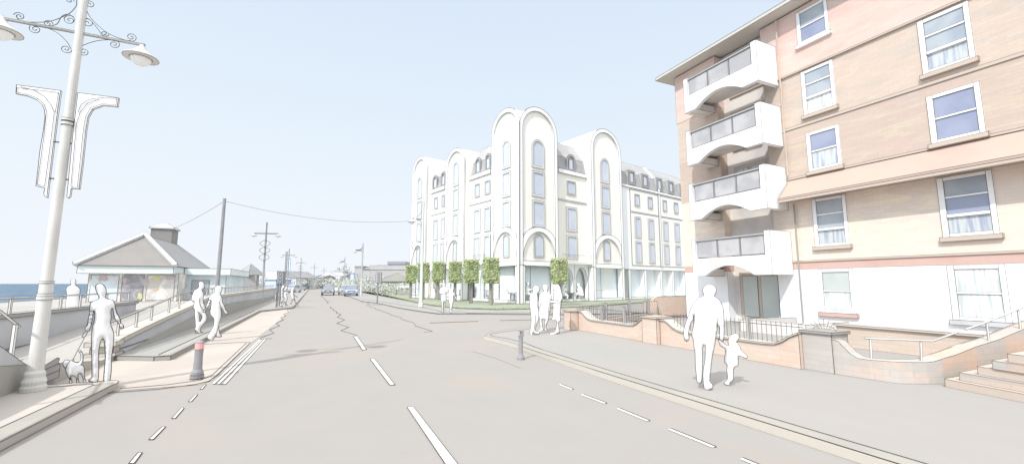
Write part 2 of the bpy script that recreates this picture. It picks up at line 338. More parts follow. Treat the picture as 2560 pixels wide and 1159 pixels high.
# ================================================================== HOTEL
HC=Vector((14.87,30.65,0)); DL=Vector((-.2355,.9719,0)); DR=Vector((.9719,.2355,0))
hotel=thing('hotel','white five storey corner hotel with round arched towers and grey mansard roofs','hotel',HC)
class Fr:
    def __init__(s,d,n):
        s.d,s.n=d,n; v=Vector((0,0,0))-HC; s.cu=v.dot(d); s.cn=v.dot(n)
    def P(s,u,z,o=0.): return HC+s.d*u+s.n*o+Vector((0,0,z))
    def cv(s,u,z,o): k=(s.cn-o)/s.cn; return s.cu+(u-s.cu)*k, H+(z-H)*k
    def prism(s,mb,pts,o0,o1,m=None):   # o0 back, o1 front
        mb.prism([s.P(u,z,o0) for u,z in pts],s.n*(o1-o0),m)
    def box(s,mb,u0,u1,z0,z1,o0,o1,m=None): s.prism(mb,[(u0,z0),(u1,z0),(u1,z1),(u0,z1)],o0,o1,m)
FL=Fr(DL,-DR); FRr=Fr(DR,-DL)
HI=.044
def arc(uc,zc,r,a0,a1,n=18,rz=None): rz=rz or r; return [(uc+r*math.cos(R(a0+(a1-a0)*i/n)),zc+rz*math.sin(R(a0+(a1-a0)*i/n))) for i in range(n+1)]
def arched(u0,u1,z0,z1,n=10):
    r=(u1-u0)/2; return [(u0,z0),(u1,z0)]+arc((u0+u1)/2,z1-r,r,0,180,n)
def rect(u0,u1,z0,z1): return [(u0,z0),(u1,z0),(u1,z1),(u0,z1)]
def inset(pts,d):
    n=len(pts); out=[]
    for i in range(n):
        a,b,c=Vector(pts[i-1]),Vector(pts[i]),Vector(pts[(i+1)%n]); e1=(b-a).normalized(); e2=(c-b).normalized()
        n1=Vector((-e1.y,e1.x)); n2=Vector((-e2.y,e2.x)); m=(n1+n2)
        if m.length<1e-6: m=n1
        m.normalize(); q=b+m*(d/max(.35,m.dot(n1))); out.append((q.x,q.y))
    return out
def ring(fr,mb,outer,inner,o0,o1,m=None):
    n=len(outer)
    A=[fr.P(u,z,o1) for u,z in outer]; B=[fr.P(u,z,o1) for u,z in inner]; C_=[fr.P(u,z,o0) for u,z in outer]; D=[fr.P(u,z,o0) for u,z in inner]
    fs=[]
    for i in range(n):
        j=(i+1)%n; fs+= [(i,j,n+j,n+i),(i,2*n+i,2*n+j,j),(n+i,n+j,3*n+j,3*n+i)]
    mb.add(A+B+C_+D,fs,m)
def hwin(fr,u0,u1,z0,z1,o,arch=False,fw=.12,ink=HI*.8):
    out=arched(u0,u1,z0,z1) if arch else rect(u0,u1,z0,z1)
    inn=inset(out,fw); mb=MB(); ring(fr,mb,out,inn,o,o+.07)
    wn=mb.build('window',WHITE,hotel,ink=ink,org=HC,ang=40)
    mb=MB(); o2=inset(out,-.05); ring(fr,mb,o2,out,o-.02,o+.09,DKFR); mb.build('reveal_shade_ring',DKFR,wn,org=HC)  # raised grey ring, the shadow of a reveal painted as colour
    mb=MB(); mb.poly([fr.P(u,z,o+.02) for u,z in inn]); mb.build('pane',PANE,wn,org=HC)
def tower(fr,u0,u1,top,depth,u0s=0.,wx=None,lowglass=True):
    """round topped tower: cream slab with raised white frame, arches and pilasters"""
    r=(u1-u0)/2; uc=(u0+u1)/2; zs=top-r; o=-.14
    a0=u0+u0s; mb=MB()
    prof=[(a0,3.2),(u1-.02,3.2)]+[(min(max(p[0],a0),u1-.02),p[1]) for p in arc(uc,zs,r-.02,0,180,28)]
    fr.prism(mb,prof,-depth,o); mb.build('tower',CREAM,hotel,ink=HI,org=HC,ang=50)
    # white frame
    mb=MB(); ww=.36; outer=[(u1,3.2)]+arc(uc,zs,r,0,180,28)+[(u0+.012,3.2)]; inner=[(u0+ww,3.2)]+arc(uc,zs,r-ww,180,0,28)+[(u1-ww,3.2)]
    fr.prism(mb,[(max(u,u0+.012),z) for u,z in outer]+inner,o,0.)
    # lower arch
    ri=r-ww; 
    sp=arc(uc,3.56,ri-.01,180,0,22,rz=2.45)+[(uc+ri-.01,5.3)]+arc(uc,5.3-.05,ri-.01,0,180,22,rz=1.15)
    fr.prism(mb,sp,o,-.006)
    fr.box(mb,u0+ww,u1-ww,3.14,3.56,o,-.008)
    fr.box(mb,u0+.02,u0+ww,.1,3.2,-.6,-.003); fr.box(mb,u1-ww,u1-.005,.1,3.2,-.6,-.003)
    fr.box(mb,u0+ww,u1-ww,.1,.34,-1.,-.05)
    mb.build('tower_frame',WHITE,hotel,ink=HI,org=HC,ang=50)
    wa,wb=wx
    hwin(fr,wa,wb,11.55,14.0,o,True); hwin(fr,wa,wb,9.05,11.2,o); hwin(fr,wa,wb,6.45,8.65,o)
    hwin(fr,wa+.14,wb-.14,3.9,5.82,o,True,fw=.07)
    mb=MB(); mb.poly([fr.P(u,z,-.72) for u,z in rect(u0+ww,u1-.3,.1,3.2)]); mb.line([fr.P(u0+ww+(u1-u0-2*ww)*.38,.34,-.7),fr.P(u0+ww+(u1-u0-2*ww)*.38,3.15,-.7)],HI*.7)
    mb.build('shop_glass',PANEW,hotel,org=HC)
    mb=MB(); mb.line([fr.P(u,z,-.25) for u,z in rect(u0+ww+.2,u1-ww-.1,.34,1.05)+[(u0+ww+.2,.34)]],HI*.6); mb.box(0,0,0,0,0,0)
    mb.build('balustrade',INKL,hotel,org=HC)
tower(FL,0,3.93,16.86,4.1,.15,(1.33,2.42)); tower(FRr,.02,4.40,16.9,3.75,.16,(1.5,2.86))
tower(FL,8.52,12.18,15.42,6,0,(9.72,10.72)); tower(FL,16.5,20.2,16.45,6,0,(17.8,18.9)); tower(FRr,8.92,13.58,17.05,6,0,(10.42,11.68))
def section(fr,u0,u1,off,wins,dorm,rail=True,arches=2,backdepth=6):
    """set-back wall between towers; u,z measured on the tower plane"""
    cv=lambda u,z,o=off: fr.cv(u,z,o)
    def B(mb,a,b,z0,z1,o0,o1,m=None): fr.box(mb,*[cv(a,0)[0],cv(b,0)[0]],cv(0,z0)[1],cv(0,z1)[1],o0,o1,m)
    A0,A1=cv(u0,0)[0],cv(u1,0)[0]; zc=lambda z: cv(0,z)[1]
    mb=MB(); fr.box(mb,A0,A1,zc(3.5),zc(11.5),off-backdepth,off); mb.build('wall',CREAM,hotel,ink=HI*.8,org=HC)
    mb=MB(); fr.box(mb,A0,A1,zc(11.5),zc(11.88),off-.5,off+.14); mb.build('cornice',WHITE,hotel,ink=HI,org=HC); mb=MB(); fr.box(mb,A0,A1,zc(9.03),zc(9.13),off-.02,off+.05); mb.build('string_course',WHITE,hotel,ink=HI,org=HC)
    mb=MB(); zt,zm,zb=zc(14.9),zc(13.2),zc(11.88); b0,b1,b2=off-.02,off-.35,off-1.5
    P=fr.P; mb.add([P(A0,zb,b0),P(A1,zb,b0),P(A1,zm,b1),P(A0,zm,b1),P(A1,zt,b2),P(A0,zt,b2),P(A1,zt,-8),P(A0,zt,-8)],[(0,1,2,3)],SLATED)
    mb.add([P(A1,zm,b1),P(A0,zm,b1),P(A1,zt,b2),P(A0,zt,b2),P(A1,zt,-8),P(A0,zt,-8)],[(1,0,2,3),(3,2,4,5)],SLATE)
    mb.build('mansard_roof',SLATE,hotel,ink=HI*.7,org=HC,inkb=True,ang=8)
    for a,b in wins:
        a2,b2_=cv(a,0)[0],cv(b,0)[0]
        hwin(fr,a2+.1,b2_-.1,zc(9.7),zc(10.9),off,fw=.07); hwin(fr,a2,b2_,zc(6.35),zc(8.5),off); hwin(fr,a2,b2_,zc(3.88),zc(5.95),off)
    for a,b in dorm:
        a2,b2_=cv(a,0)[0],cv(b,0)[0]; mb=MB(); out=arched(a2,b2_,zb,zc(13.5)); inn=inset(out,.2)
        fr.prism(mb,out,off-1.1,off-.12); d=mb.build('dormer',SLATE,hotel,ink=HI*.8,org=HC,ang=40)
        mb=MB(); ring(fr,mb,out,inn,off-.12,off-.04); mb.build('dormer_frame',SLATED,d,ink=HI*.6,org=HC,ang=40)
        mb=MB(); c=(a2+b2_)/2; fr.box(mb,c-.24,c+.24,zb+.05,zc(13.0),off-.11,off-.08); mb.build('pane',PANE,d,ink=HI*.7,org=HC)
    # ground floor arcade
    mb=MB(); n=arches; wd=(A1-A0)/n; z0,z1=zc(1.75),zc(3.1)
    for i in range(n):
        a=A0+i*wd; b=a+wd; cu=(a+b)/2; rr=wd/2-.16
        fr.prism(mb,[(a,zc(3.5)),(a,.1),(a+.16,.1)]+[(cu-rr+2*rr*0,z0)]+arc(cu,z0,rr,180,0,14,rz=z1-z0)+[(b-.16,.1),(b,.1),(b,zc(3.5))],off-.4,off+.03)
    fr.box(mb,A0,A1,.1,.34,off-1.,off+.01)
    mb.build('arcade',WHITE,hotel,ink=HI*.8,org=HC,ang=50)
    mb=MB(); mb.poly([fr.P(u,z,off-.62) for u,z in rect(A0,A1,.1,zc(3.2))]); mb.build('shop_glass',PANEW,hotel,org=HC)
    mb=MB()
    for i in range(n):
        a=A0+i*wd+.35; b=A0+(i+1)*wd-.3; mb.line([fr.P(u,z,off-.5) for u,z in rect(a,b,.3,1.08)+[(a,.3)]],HI*.6)
    mb.box(0,0,0,0,0,0); mb.build('balustrade',INKL,hotel,org=HC)
    if rail:
        mb=MB(); z0,z1=zc(3.5),zc(4.2); k=int((A1-A0)/.17)
        for i in range(k+1): u=A0+(A1-A0)*i/k; mb.line([fr.P(u,z0,off+.5),fr.P(u,z1,off+.5)],.016)
        mb.line([fr.P(A0,z1,off+.5),fr.P(A1,z1,off+.5)],.03); mb.box(0,0,0,0,0,0)
        fr.box(mb,A0,A1,z0-.12,z0,off,off+.52,WHITE); mb.build('railing',INKL,hotel,org=HC,ink=HI*.6)
section(FL,3.93,7.45,-.73,[(5.6,6.6),(3.98,4.95)],[(5.75,6.7),(4.12,5.0)])
section(FL,12.18,15.5,-.73,[(13.6,14.55),(12.2,12.9)],[(14.1,15.1),(12.35,13.25)],rail=False)
section(FRr,4.4,8.25,-.65,[(5.44,6.7)],[(5.65,6.8)])
# right wing
wing=MB(); o=-.65; cv=lambda u,z: FRr.cv(u,z,o)
def c1(u): return cv(u,0)[0]
def cz(z): return cv(0,z)[1]
FRr.box(wing,c1(13.5),c1(27.5),cz(3.12),cz(11.6),-8,o); FRr.box(wing,c1(13.5),c1(27.5),cz(11.6),cz(11.85),-1.4,o+.12)
for u in (14.2,16.95,19.85,22.2,24.9,27.2): FRr.box(wing,c1(u),c1(u)+.42,.1,cz(3.12),-1.5,o-.02)
FRr.box(wing,c1(13.5),c1(27.5),.1,.3,-1.8,o-.05)
FRr.box(wing,c1(20.02),c1(20.32),cz(3.5),cz(11.6),o,o+.08)
wing.build('wing_wall',WHITE,hotel,ink=HI,org=HC)
mb=MB()
for a,b in ((14.88,19.95),(20.4,26.9)):
    FRr.box(mb,c1(a),c1(b),cz(3.55),cz(9.0),o,o+.03); FRr.box(mb,c1(a),c1(b),cz(9.14),cz(11.45),o,o+.03)
mb.build('wall_panel',CREAM,hotel,ink=HI*1.1,org=HC)
for a,b in ((15.5,16.5),(17.88,18.88),(20.75,21.68),(23.05,24.05),(25.3,26.3)):
    a,b=c1(a),c1(b); hwin(FRr,a+.1,b-.08,cz(9.8),cz(11.0),o+.03,fw=.07); hwin(FRr,a,b,cz(6.47),cz(8.6),o+.03); hwin(FRr,a,b,cz(3.9),cz(6.03),o+.03)
mb=MB(); P=FRr.P; A0,A1=c1(13.6),c1(27.5); zb,zm,zt=cz(11.85),cz(13.35),cz(15.0); b0,b1,b2=o-.05,o-.45,o-1.9
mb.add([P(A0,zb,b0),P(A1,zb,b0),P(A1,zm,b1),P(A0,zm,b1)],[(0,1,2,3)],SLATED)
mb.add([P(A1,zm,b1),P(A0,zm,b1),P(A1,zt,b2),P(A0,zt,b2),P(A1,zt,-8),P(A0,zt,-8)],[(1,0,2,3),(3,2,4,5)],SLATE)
mb.build('mansard_roof',SLATE,hotel,ink=HI*.7,org=HC,ang=8)
mb=MB(); u=c1(20.15); mb.prism([P(u,zb,b0+.1),P(u,zm,b1+.12),P(u,zt+.12,b2+.1),P(u,zt+.12,-4),P(u,zb,-4)],DR*.35); mb.build('party_parapet',WHITE,hotel,ink=HI,org=HC)
for a,b in ((14.85,15.95),(17.25,18.4),(20.05,21.1),(22.4,23.5),(24.9,26.0)):
    a,b=c1(a),c1(b); mb=MB(); FRr.box(mb,a,b,cz(12.0),cz(13.5),o-1.4,o-.1); d=mb.build('dormer',SLATE,hotel,ink=HI*.8,org=HC)
    mb=MB(); ring(FRr,mb,rect(a,b,cz(12.),cz(13.5)),rect(a+.2,b-.2,cz(12.2),cz(13.3)),o-.1,o-.03); mb.build('dormer_frame',SLATED,d,ink=HI*.6,org=HC)
    mb=MB(); FRr.box(mb,a+.3,b-.3,cz(12.25),cz(13.25),o-.1,o-.07); mb.build('pane',PANE,d,ink=HI*.6,org=HC)
mb=MB(); mb.poly([P(u,z,o-.7) for u,z in rect(c1(13.6),c1(27.5),.1,cz(3.12))]); mb.build('shop_glass',PANEW,hotel,org=HC)
# far returns of the building so it is closed from the side
mb=MB(); FL.box(mb,5,20.1,.1,11.4,-13,-6.2); FL.box(mb,12.3,20.1,.1,11.4,-6.1,-1.); mb.build('rear_wall',CREAM,hotel,org=HC)
mb=MB(); FRr.box(mb,13.7,c1(27.4),.1,11.4,-12,-8.1); mb.build('rear_wall',CREAM,hotel,org=HC)

# ================================================================== BRICK APARTMENT BUILDING
BX=16.; BO=Vector((BX,12.,0))
flats=thing('apartment_building','tall brick apartment building with white curved balconies and sash windows','building',BO)
def bpart(mb,name,m,par=None,ink=.013,**k): return mb.build(name,m,par or flats,ink=ink,org=BO,**k)
Y0,Y1=-9.,14.93; RY0,RY1=10.46,12.64
def fac(mb,z0,z1,x=BX,y0=Y0,y1=Y1,rec=True,back=30):
    if rec:
        mb.box(x,back,RY1,y1,z0,z1); mb.box(x+0,back,y0,RY0,z0,z1); mb.box(BX+1.3,back,RY0,RY1,z0,z1)
    else: mb.box(x,back,y0,y1,z0,z1)
for z0,z1,m,dx in ((.0,2.21,PLASTER,0),(2.21,2.49,RED,-.003),(2.49,5.5,BR4,0),(5.5,7.5,BR3,-.003),(7.5,9.55,BR2,0),(9.55,11.95,BR1,-.006)):
    mb=MB(); y1=Y1+(.06 if z0==9.55 else 0)
    mb.box(BX+dx,30,RY1,y1,z0,z1); mb.box(BX+dx,30,Y0,RY0,z0,z1); bpart(mb,'wall',m,ink=.011 if z0 in (9.55,0) else None,inkmat=INK)
mb=MB(); mb.box(BX+.45,29.9,RY0-.02,RY1+.02,0,11.95); bpart(mb,'recess_wall',REC,ink=.012)
mb=MB(); mb.box(BX-.07,BX,Y0,RY0-.3,9.5,9.56); mb.box(BX-.03,BX,Y0,RY0-.3,7.42,7.52); mb.box(BX-.03,BX,Y0,10.3,2.46,2.52); bpart(mb,'string_course',STONE,ink=.01)
# roof with overhanging eave
mb=MB(); mb.prism([(BX-.62,Y0-.5,12.0),(BX-.62,Y1+.72,12.0),(BX+5,Y1+.72,12.0),(30.5,Y1+.72,12.0),(30.5,Y0-.5,12.0)],(0,0,.14)); r_=bpart(mb,'eave',EAVE,ink=.022)
mb=MB(); mb.add([(BX-.62,Y0-.5,12.14),(BX-.62,Y1+.72,12.14),(30.5,Y1+.72,12.14),(30.5,Y0-.5,12.14),(23,Y1-6,15),(23,Y0+6,15)],[(0,5,4,1),(1,4,2),(2,4,5,3),(3,5,0)]); bpart(mb,'roof',SLATED,ink=.02)
# projecting skirt of tiles above the second row
mb=MB(); mb.prism([(BX,9.75,5.52),(BX-.72,9.75,4.78),(BX-.72,9.75,4.71),(BX,9.75,4.71)],(0,Y0-9.75,0)); bpart(mb,'tiled_skirt',SKIRT,ink=.014)
mb=MB(); mb.box(BX-.74,BX-.6,Y0,9.76,4.62,4.70); mb.box(BX-.03,BX,Y0,9.8,5.53,5.6); bpart(mb,'gutter',STONE,ink=.011)
def swin(y0,y1,z0,z1,rows,sill=STONE,fw=.115,frame=BALC):
    """y0<y1; rows: list of (fraction height, glass material, raised rail?)"""
    mb=MB(); x=BX-.035
    o=[(x,y0,z0),(x,y1,z0),(x,y1,z1),(x,y0,z1)]
    mb.box(x,BX+.02,y0,y0+fw,z0,z1); mb.box(x,BX+.02,y1-fw*1.2,y1,z0,z1); mb.box(x,BX+.02,y0+fw,y1-fw*1.2,z1-fw*.9,z1); mb.box(x,BX+.02,y0+fw,y1-fw*1.2,z0,z0+fw*.8)
    zz_=z1-fw*.9; tot=z1-z0-fw*1.7; spans=[]
    for i,(f,gm,rail) in enumerate(rows):
        h=f*tot; spans.append((zz_-h,zz_,gm)); zz_-=h
        if i<len(rows)-1: mb.box(x-rail,BX+.02,y0+fw,y1-fw*1.2,zz_-.03-rail,zz_+.03)
    wn=bpart(mb,'window',frame,ink=.011)
    for a,b,gm in spans:
        mb=MB(); mb.box(BX-.012,BX+.01,y0+fw,y1-fw*1.2,a,b); bpart(mb,'pane',gm,wn,ink=.01)
    mb=MB(); mb.box(BX-.1,BX,y0-.06,y1+.06,z0-.13,z0-.003); bpart(mb,'sill',sill,wn,ink=.012)
for y0,y1,s in ((7.95,9.02,0),(4.55,5.65,1),(1.1,2.2,2)):
    d=(z_:=0)
    swin(y0,y1,10.5,11.78,[(.5,GG,0),(.5,GB,0)] if s==0 else [(.5,GB,0),(.5,GG,0)],sill=BALC)
    swin(y0,y1,7.78,9.44,[(.3,GG,0),(.34,GG,.03),(.36,CURT if s==0 else CURTG,0)])
    swin(y0,y1,5.68,7.1,[(.5,GB,0),(.5,GB if s else CURTG,0)])
    swin(y0,y1,2.98,4.66,[(.32,GG,0),(.34,GG if s==0 else GB,.03),(.34,CURTG,0)])
    swin(y0,y1,.72,2.19,[(.5,BLINDG if s==0 else CURT,0),(.5,CURT,0)],sill=RED if s==0 else GWALL)
# balconies
BXf=14.8
for zi,(zb,ztp) in enumerate(((9.3,10.92),(6.87,8.46),(4.42,6.07),(2.01,3.62))):
    zs=ztp-.87   # opening sill
    mb=MB(); ya,yb=9.86,13.37
    front=[(ya,zb),(ya,ztp),(ya+.22,ztp),(ya+.22,zs),(yb-.2,zs),(yb-.2,ztp-.03),(yb,ztp-.03),(yb,zb),(yb-.62,zb)]
    front+= [(p[0],p[1]) for p in arc((ya+yb)/2+.2,zb,1.18,0,180,16,rz=.42)][0:0]
    aa=[]; y_s,y_e=12.75,10.55
    for i in range(17): t=i/16; aa.append((y_s+(y_e-y_s)*t, zb+.40*math.sin(math.pi*t)**.9))
    front+=aa
    mb.prism([(BXf,y,z) for y,z in front],(.16,0,0)); mb.box(BXf+.16,BX,ya,ya+.16,zb,ztp); mb.box(BXf+.16,BX,yb-.14,yb,zb,ztp-.4)
    bl=.014
    mb.line([(BXf-.003,y,z) for y,z in front]+[(BXf-.003,*front[0])],bl)
    mb.line([(BXf,ya,zb),(BX,ya,zb)],bl); mb.line([(BXf,ya,ztp),(BX,ya,ztp)],bl); mb.line([(BX-.01,ya,zb),(BX-.01,ya,ztp)],bl)
    mb.line([(BXf+.01,yb,zb),(BX,yb,zb)],bl); mb.line([(BXf+.01,yb-.6,zb),(BX,yb-.6,zb)],bl)
    b=bpart(mb,'balcony',BALC,ink=None)
    mb=MB(); mb.box(BXf+.165,BX+.0,ya+.165,yb-.145,zb+.42,zb+.55); mb.box(BXf+.165,BX,yb-.6,yb-.145,zb+.01,zb+.3); bpart(mb,'balcony_slab',REC,b,ink=.012)
    mb=MB(); mb.box(BXf+.03,BXf+.13,ya+.225,yb-.205,ztp-.14,ztp-.07)
    for t in (0,.33,.66): mb.box(BXf+.06,BXf+.1,ya+.23+(yb-ya-.5)*t+(.0 if t==0 else .02),ya+.26+(yb-ya-.5)*t+.02,zs+.02,ztp-.14)
    bpart(mb,'handrail',MID,b,ink=.009)
    for t in range(3):
        L=(yb-ya-.46)/3; mb=MB(); mb.box(BXf+.07,BXf+.09,ya+.27+L*t,ya+.20+L*(t+1),zs+.04,ztp-.16); bpart(mb,'glass_panel',GD,b,ink=.009)
    # balcony door in the recess
    zf=zb+.55
    if zi<3:
        mb=MB(); mb.box(BX+.39,BX+.45,10.7,12.3,zf,zf+1.75); dr=bpart(mb,'balcony_door',STONE,ink=.012)
        mb=MB(); mb.box(BX+.36,BX+.385,10.85,11.45,zf+.15,zf+1.6); mb.box(BX+.36,BX+.385,11.6,12.15,zf+.15,zf+1.6); bpart(mb,'pane',CURTG,dr,ink=.01)
mb=MB(); mb.box(BX+.37,BX+.45,10.6,12.35,.2,2.15); dr=bpart(mb,'ground_door',STONE,ink=.012)
mb=MB(); mb.box(BX+.34,BX+.365,11.55,12.2,.35,2.0); mb.box(BX+.34,BX+.365,10.7,11.4,.35,2.0); bpart(mb,'pane',BLINDG,dr,ink=.012)
mb=MB(); mb.tube([(BX-.12,9.72,11.9),(BX-.12,9.72,5.7)],.028); bpart(mb,'drainpipe',BR3,ink=None); mb=MB(); mb.tube([(BX-.1,9.6,4.6),(BX-.1,9.6,.35),(BX-.25,9.55,.15)],.028); bpart(mb,'drainpipe',PAVR,ink=None)
mb=MB(); mb.box(BX-.16,BX,Y0,9.5,0.,.16); bpart(mb,'plinth',STONE,ink=.012)
# ================================================================== LEFT SEA-FRONT WALLS
def yzprism(mb,pts,x0,x1,m=None): mb.prism([(x0,y,z) for y,z in pts],(x1-x0,0,0),m)
def railing_part(root,org,x,path,posts,r=.022,ink=.01,name='handrail',base=None,pm=RAIL):
    mb=MB(); mb.tube([(x,y,z) for y,z in path],r,n=4); mb.build(name,pm,root,ink=ink,org=org,ang=50)
    def zat(y):
        for (a,b),(c,d) in zip(path,path[1:]):
            if a<=y<=c: return b+(d-b)*(y-a)/(c-a)
        return path[-1][1]
    for y in posts:
        mb=MB(); mb.box(x-.018,x+.018,y-.028,y+.028,base(y),zat(y)-.01); mb.build('post',pm,root,ink=ink,org=org)
def SY(y,z): v=S(0,y,z); return (v.y,v.z)
# long wall behind the ramps
xw=-6.88*.941
w1=thing('retaining_wall','long grey retaining wall with metal rail behind the ramp left of the dog walker','wall',(xw,15,.1))
o1=w1.location; mb=MB(); yzprism(mb,[(-10,.0),SY(23.47,-.02),SY(23.47,.84),(-10,.89)],xw-.22,xw); mb.build('wall_panel',GWALL,w1,ink=.02,org=o1)
mb=MB(); yzprism(mb,[(-10,.895),SY(23.47,.845),SY(23.6,.88),SY(23.6,.94),(-10,.985)],xw-.28,xw+.05); mb.build('coping',KERBD,w1,ink=.018,org=o1)
railing_part(w1,o1,xw-.1,[(-10,1.35),SY(23.0,1.33)],[SY(y,0)[0] for y in (5,8.6,12.0,15.3,17.7,18.9,20.9,22.95)],base=lambda y:.95,ink=.014)
# wall along the pavement with the sloping end
xw=-4.3*.941
w2=thing('retaining_wall','grey sea-front wall sloping down to a stone end pier, handrail on top, behind the walking couple','wall',(xw,20,.1))
o2=w2.location; top=[SY(*p) for p in ((13.7,.22),(15,.34),(16.28,.44),(18.2,.58),(20.29,.72),(21.6,.84),(23.19,.96),(24.5,1.0),(62,1.02))]
mb=MB(); yzprism(mb,[SY(13.7,0)]+top+[SY(62,-.02)],xw-.3,xw); mb.build('wall_panel',GWALL,w2,ink=.018,org=o2,ang=40)
t2=[SY(*p) for p in ((13.7,.34),(15,.455),(16.28,.56),(18.2,.70),(20.29,.84),(21.6,.97),(23.19,1.08),(24.5,1.12),(62,1.14))]
mb=MB(); yzprism(mb,[(a[0],a[1]+.004) for a in top]+t2[::-1],xw-.36,xw+.05); mb.build('coping',COPE,w2,ink=.016,org=o2,ang=40)
mb=MB(); yzprism(mb,[SY(13.7,0),SY(13.7,.1),(58,.2),(58,.08)],xw,xw+.05); mb.build('wall_base',GWALL,w2,ink=.02,org=o2)
p=S(-4.3,13.4,0); mb=MB(); mb.box(p.x-.42,p.x+.12,p.y-.12,p.y+.3,.1,.17); mb.box(p.x-.34,p.x+.06,p.y-.06,p.y+.28,.17,.32); mb.box(p.x-.42,p.x+.12,p.y-.14,p.y+.3,.32,.42); mb.build('end_pier',COPE,w2,ink=.012,org=o2)
rp=[SY(*p) for p in ((13.42,.74),(15.5,.93),(16.57,1.02),(18.33,1.2),(19.55,1.33),(21.66,1.42),(24,1.46),(62,1.5))]
def cz2(y):
    for (a,b),(c,d) in zip(t2,t2[1:]):
        if a<=y<=c: return b+(d-b)*(y-a)/(c-a)
    return t2[0][1] if y<20 else t2[-1][1]
railing_part(w2,o2,xw-.15,rp,[SY(y,0)[0] for y in (13.45,14.2,15.4,16.6,18.3,19.5,21.6)]+[SY(22.8+i*1.05,0)[0] for i in range(36)],base=cz2,ink=.014)
# nearest wall, cut by the left edge of the view
x3=-3.96
w3=thing('retaining_wall','nearest grey wall with rounded end scroll behind the foot of the big street lamp','wall',(x3,8,.1))
o3=w3.location; q=lambda x,y,X=x3:(PX(x,y,X).y,PX(x,y,X).z)
top3=[q(0,864),q(40,893),q(80,921),q(100,917),q(124,903)]
yb=q(133,957)[0]
mb=MB(); yzprism(mb,[(-8,1.1),(top3[0][0]-1.5,top3[0][1]+.12)]+top3[:3]+[(top3[2][0]+.15,top3[2][1]),(yb-.03,.26),(yb-.03,.1),(-8,.1)],x3-.3,x3); mb.build('wall_panel',GWALL,w3,ink=.01,org=o3,ang=40)
mb=MB(); yzprism(mb,[(yb-.9,.1),(yb,.1),(yb,.3),(yb-.08,.36),(yb-.04,.42),(yb-.12,.45),(yb-.55,.37),(yb-.9,.3)],x3-.36,x3+.06); mb.line([(x3+.065,yb-.9,.2),(x3+.065,yb,.22)],.01); mb.line([(x3+.065,yb-.9,.29),(x3+.065,yb-.05,.34)],.01); mb.build('end_scroll',KERBD,w3,ink=.011,org=o3,ang=35)
r3=[(7.2,1.68),q(0,777,x3-.1),q(48,816,x3-.1)]
railing_part(w3,o3,x3-.1,r3,[q(36,830,x3-.1)[0],q(36,830,x3-.1)[0]-1.6],base=lambda y:.45,ink=.008)
# ================================================================== STREET LAMPS
def spiral(mb,c,r0,a0,turns,axis=(1,0,0),wd=.02,sgn=1,r1=.15,n=22):
    ax=Vector(axis); pts=[]
    for i in range(n+1):
        t=i/n; a=a0+sgn*turns*2*math.pi*t; r=r0*(1-t*(1-r1)); pts.append(Vector(c)+ax*(r*math.cos(a))+Vector((0,0,r*math.sin(a))))
    mb.line(pts,wd); return pts[0]
def curve(mb,pts,wd=.018,n=8):
    P=[Vector(p) for p in pts]; out=[]
    for i in range(len(P)-1):
        a,b,c,d=P[max(i-1,0)],P[i],P[i+1],P[min(i+2,len(P)-1)]
        for k in range(n):
            t=k/n; out.append(.5*((2*b)+(c-a)*t+(2*a-5*b+4*c-d)*t*t+(3*b-a-3*c+d)*t**3))
    out.append(P[-1]); mb.line(out,wd)
def lamp_head(parent,c,s=1.,ink=.01,org=None):
    c=Vector(c); mb=MB(); pr=[(.02,.03),(.05,0),(.075,-.06),(.13,-.15),(.24,-.26),(.38,-.35),(.40,-.39),(.36,-.40)]
    mb.lathe([(r*s,z*s) for r,z in pr],c,18); sh=mb.build('lamp_shade',POLEC,parent,ink=ink,org=org,ang=32,smooth=False)
    mb=MB(); mb.lathe([(.24*s*math.cos(a),-.38*s-.24*s*math.sin(a)) for a in [i*math.pi/2/6 for i in range(7)]],c,16); mb.line([c+Vector((.25*s*math.cos(i*.39),.25*s*math.sin(i*.39),-.405*s)) for i in range(17)],ink); mb.build('lamp_globe',WHITE,sh,org=org)
B=G(82,976,.1); zy=lambda y,x=150: PY(x,y,B.y).z; xy=lambda x,y: PY(x,y,B.y).x
lamp=thing('street_lamp','tall cream street lamp with iron scrolls and white banner brackets in the left foreground','street lamp',B)
mb=MB(); z=lambda v:v-0
zr=zy(740,103)-.1; zc_=zy(305,160)-.1
mb.lathe([(.145,0),(.145,.06),(.13,.09),(.138,.14),(.115,.2),(.115,.26),(.092,.3),(.082,zr-.05)],B,20); mb.lathe([(.08,zr+.04),(.078,zr+.20)],B,20); mb.lathe([(.07,zr+.23),(.064,zc_-.05)],B,20); mb.lathe([(.058,zc_+.06),(.055,7.6)],B,16)
mb.build('pole',POLEC,lamp,ink=.008,org=B,ang=55)
for a,b,r in ((zr-.05,zr+.0,.092),(zr+.0,zr+.04,.088),(zr+.20,zr+.23,.085),(zc_-.05,zc_+.0,.078),(zc_+.02,zc_+.06,.08)): mb=MB(); mb.lathe([(r,a),(r,b)],B,20); mb.build('collar',POLEC,lamp,ink=.008,org=B,ang=55)
X=lambda x,y: Vector((xy(x,y),B.y,zy(y,x)))
C1=lambda x,y: X(x/2.318,y/2.318)
arm=MB(); arm.tube([C1(15,108),C1(840,264)],.022,n=8); arm.build('arm',POLEC,lamp,ink=.007,org=B,ang=40)
lamp_head(lamp,C1(825,262),.62,.008,B); lamp_head(lamp,C1(15,100),.62,.008,B)
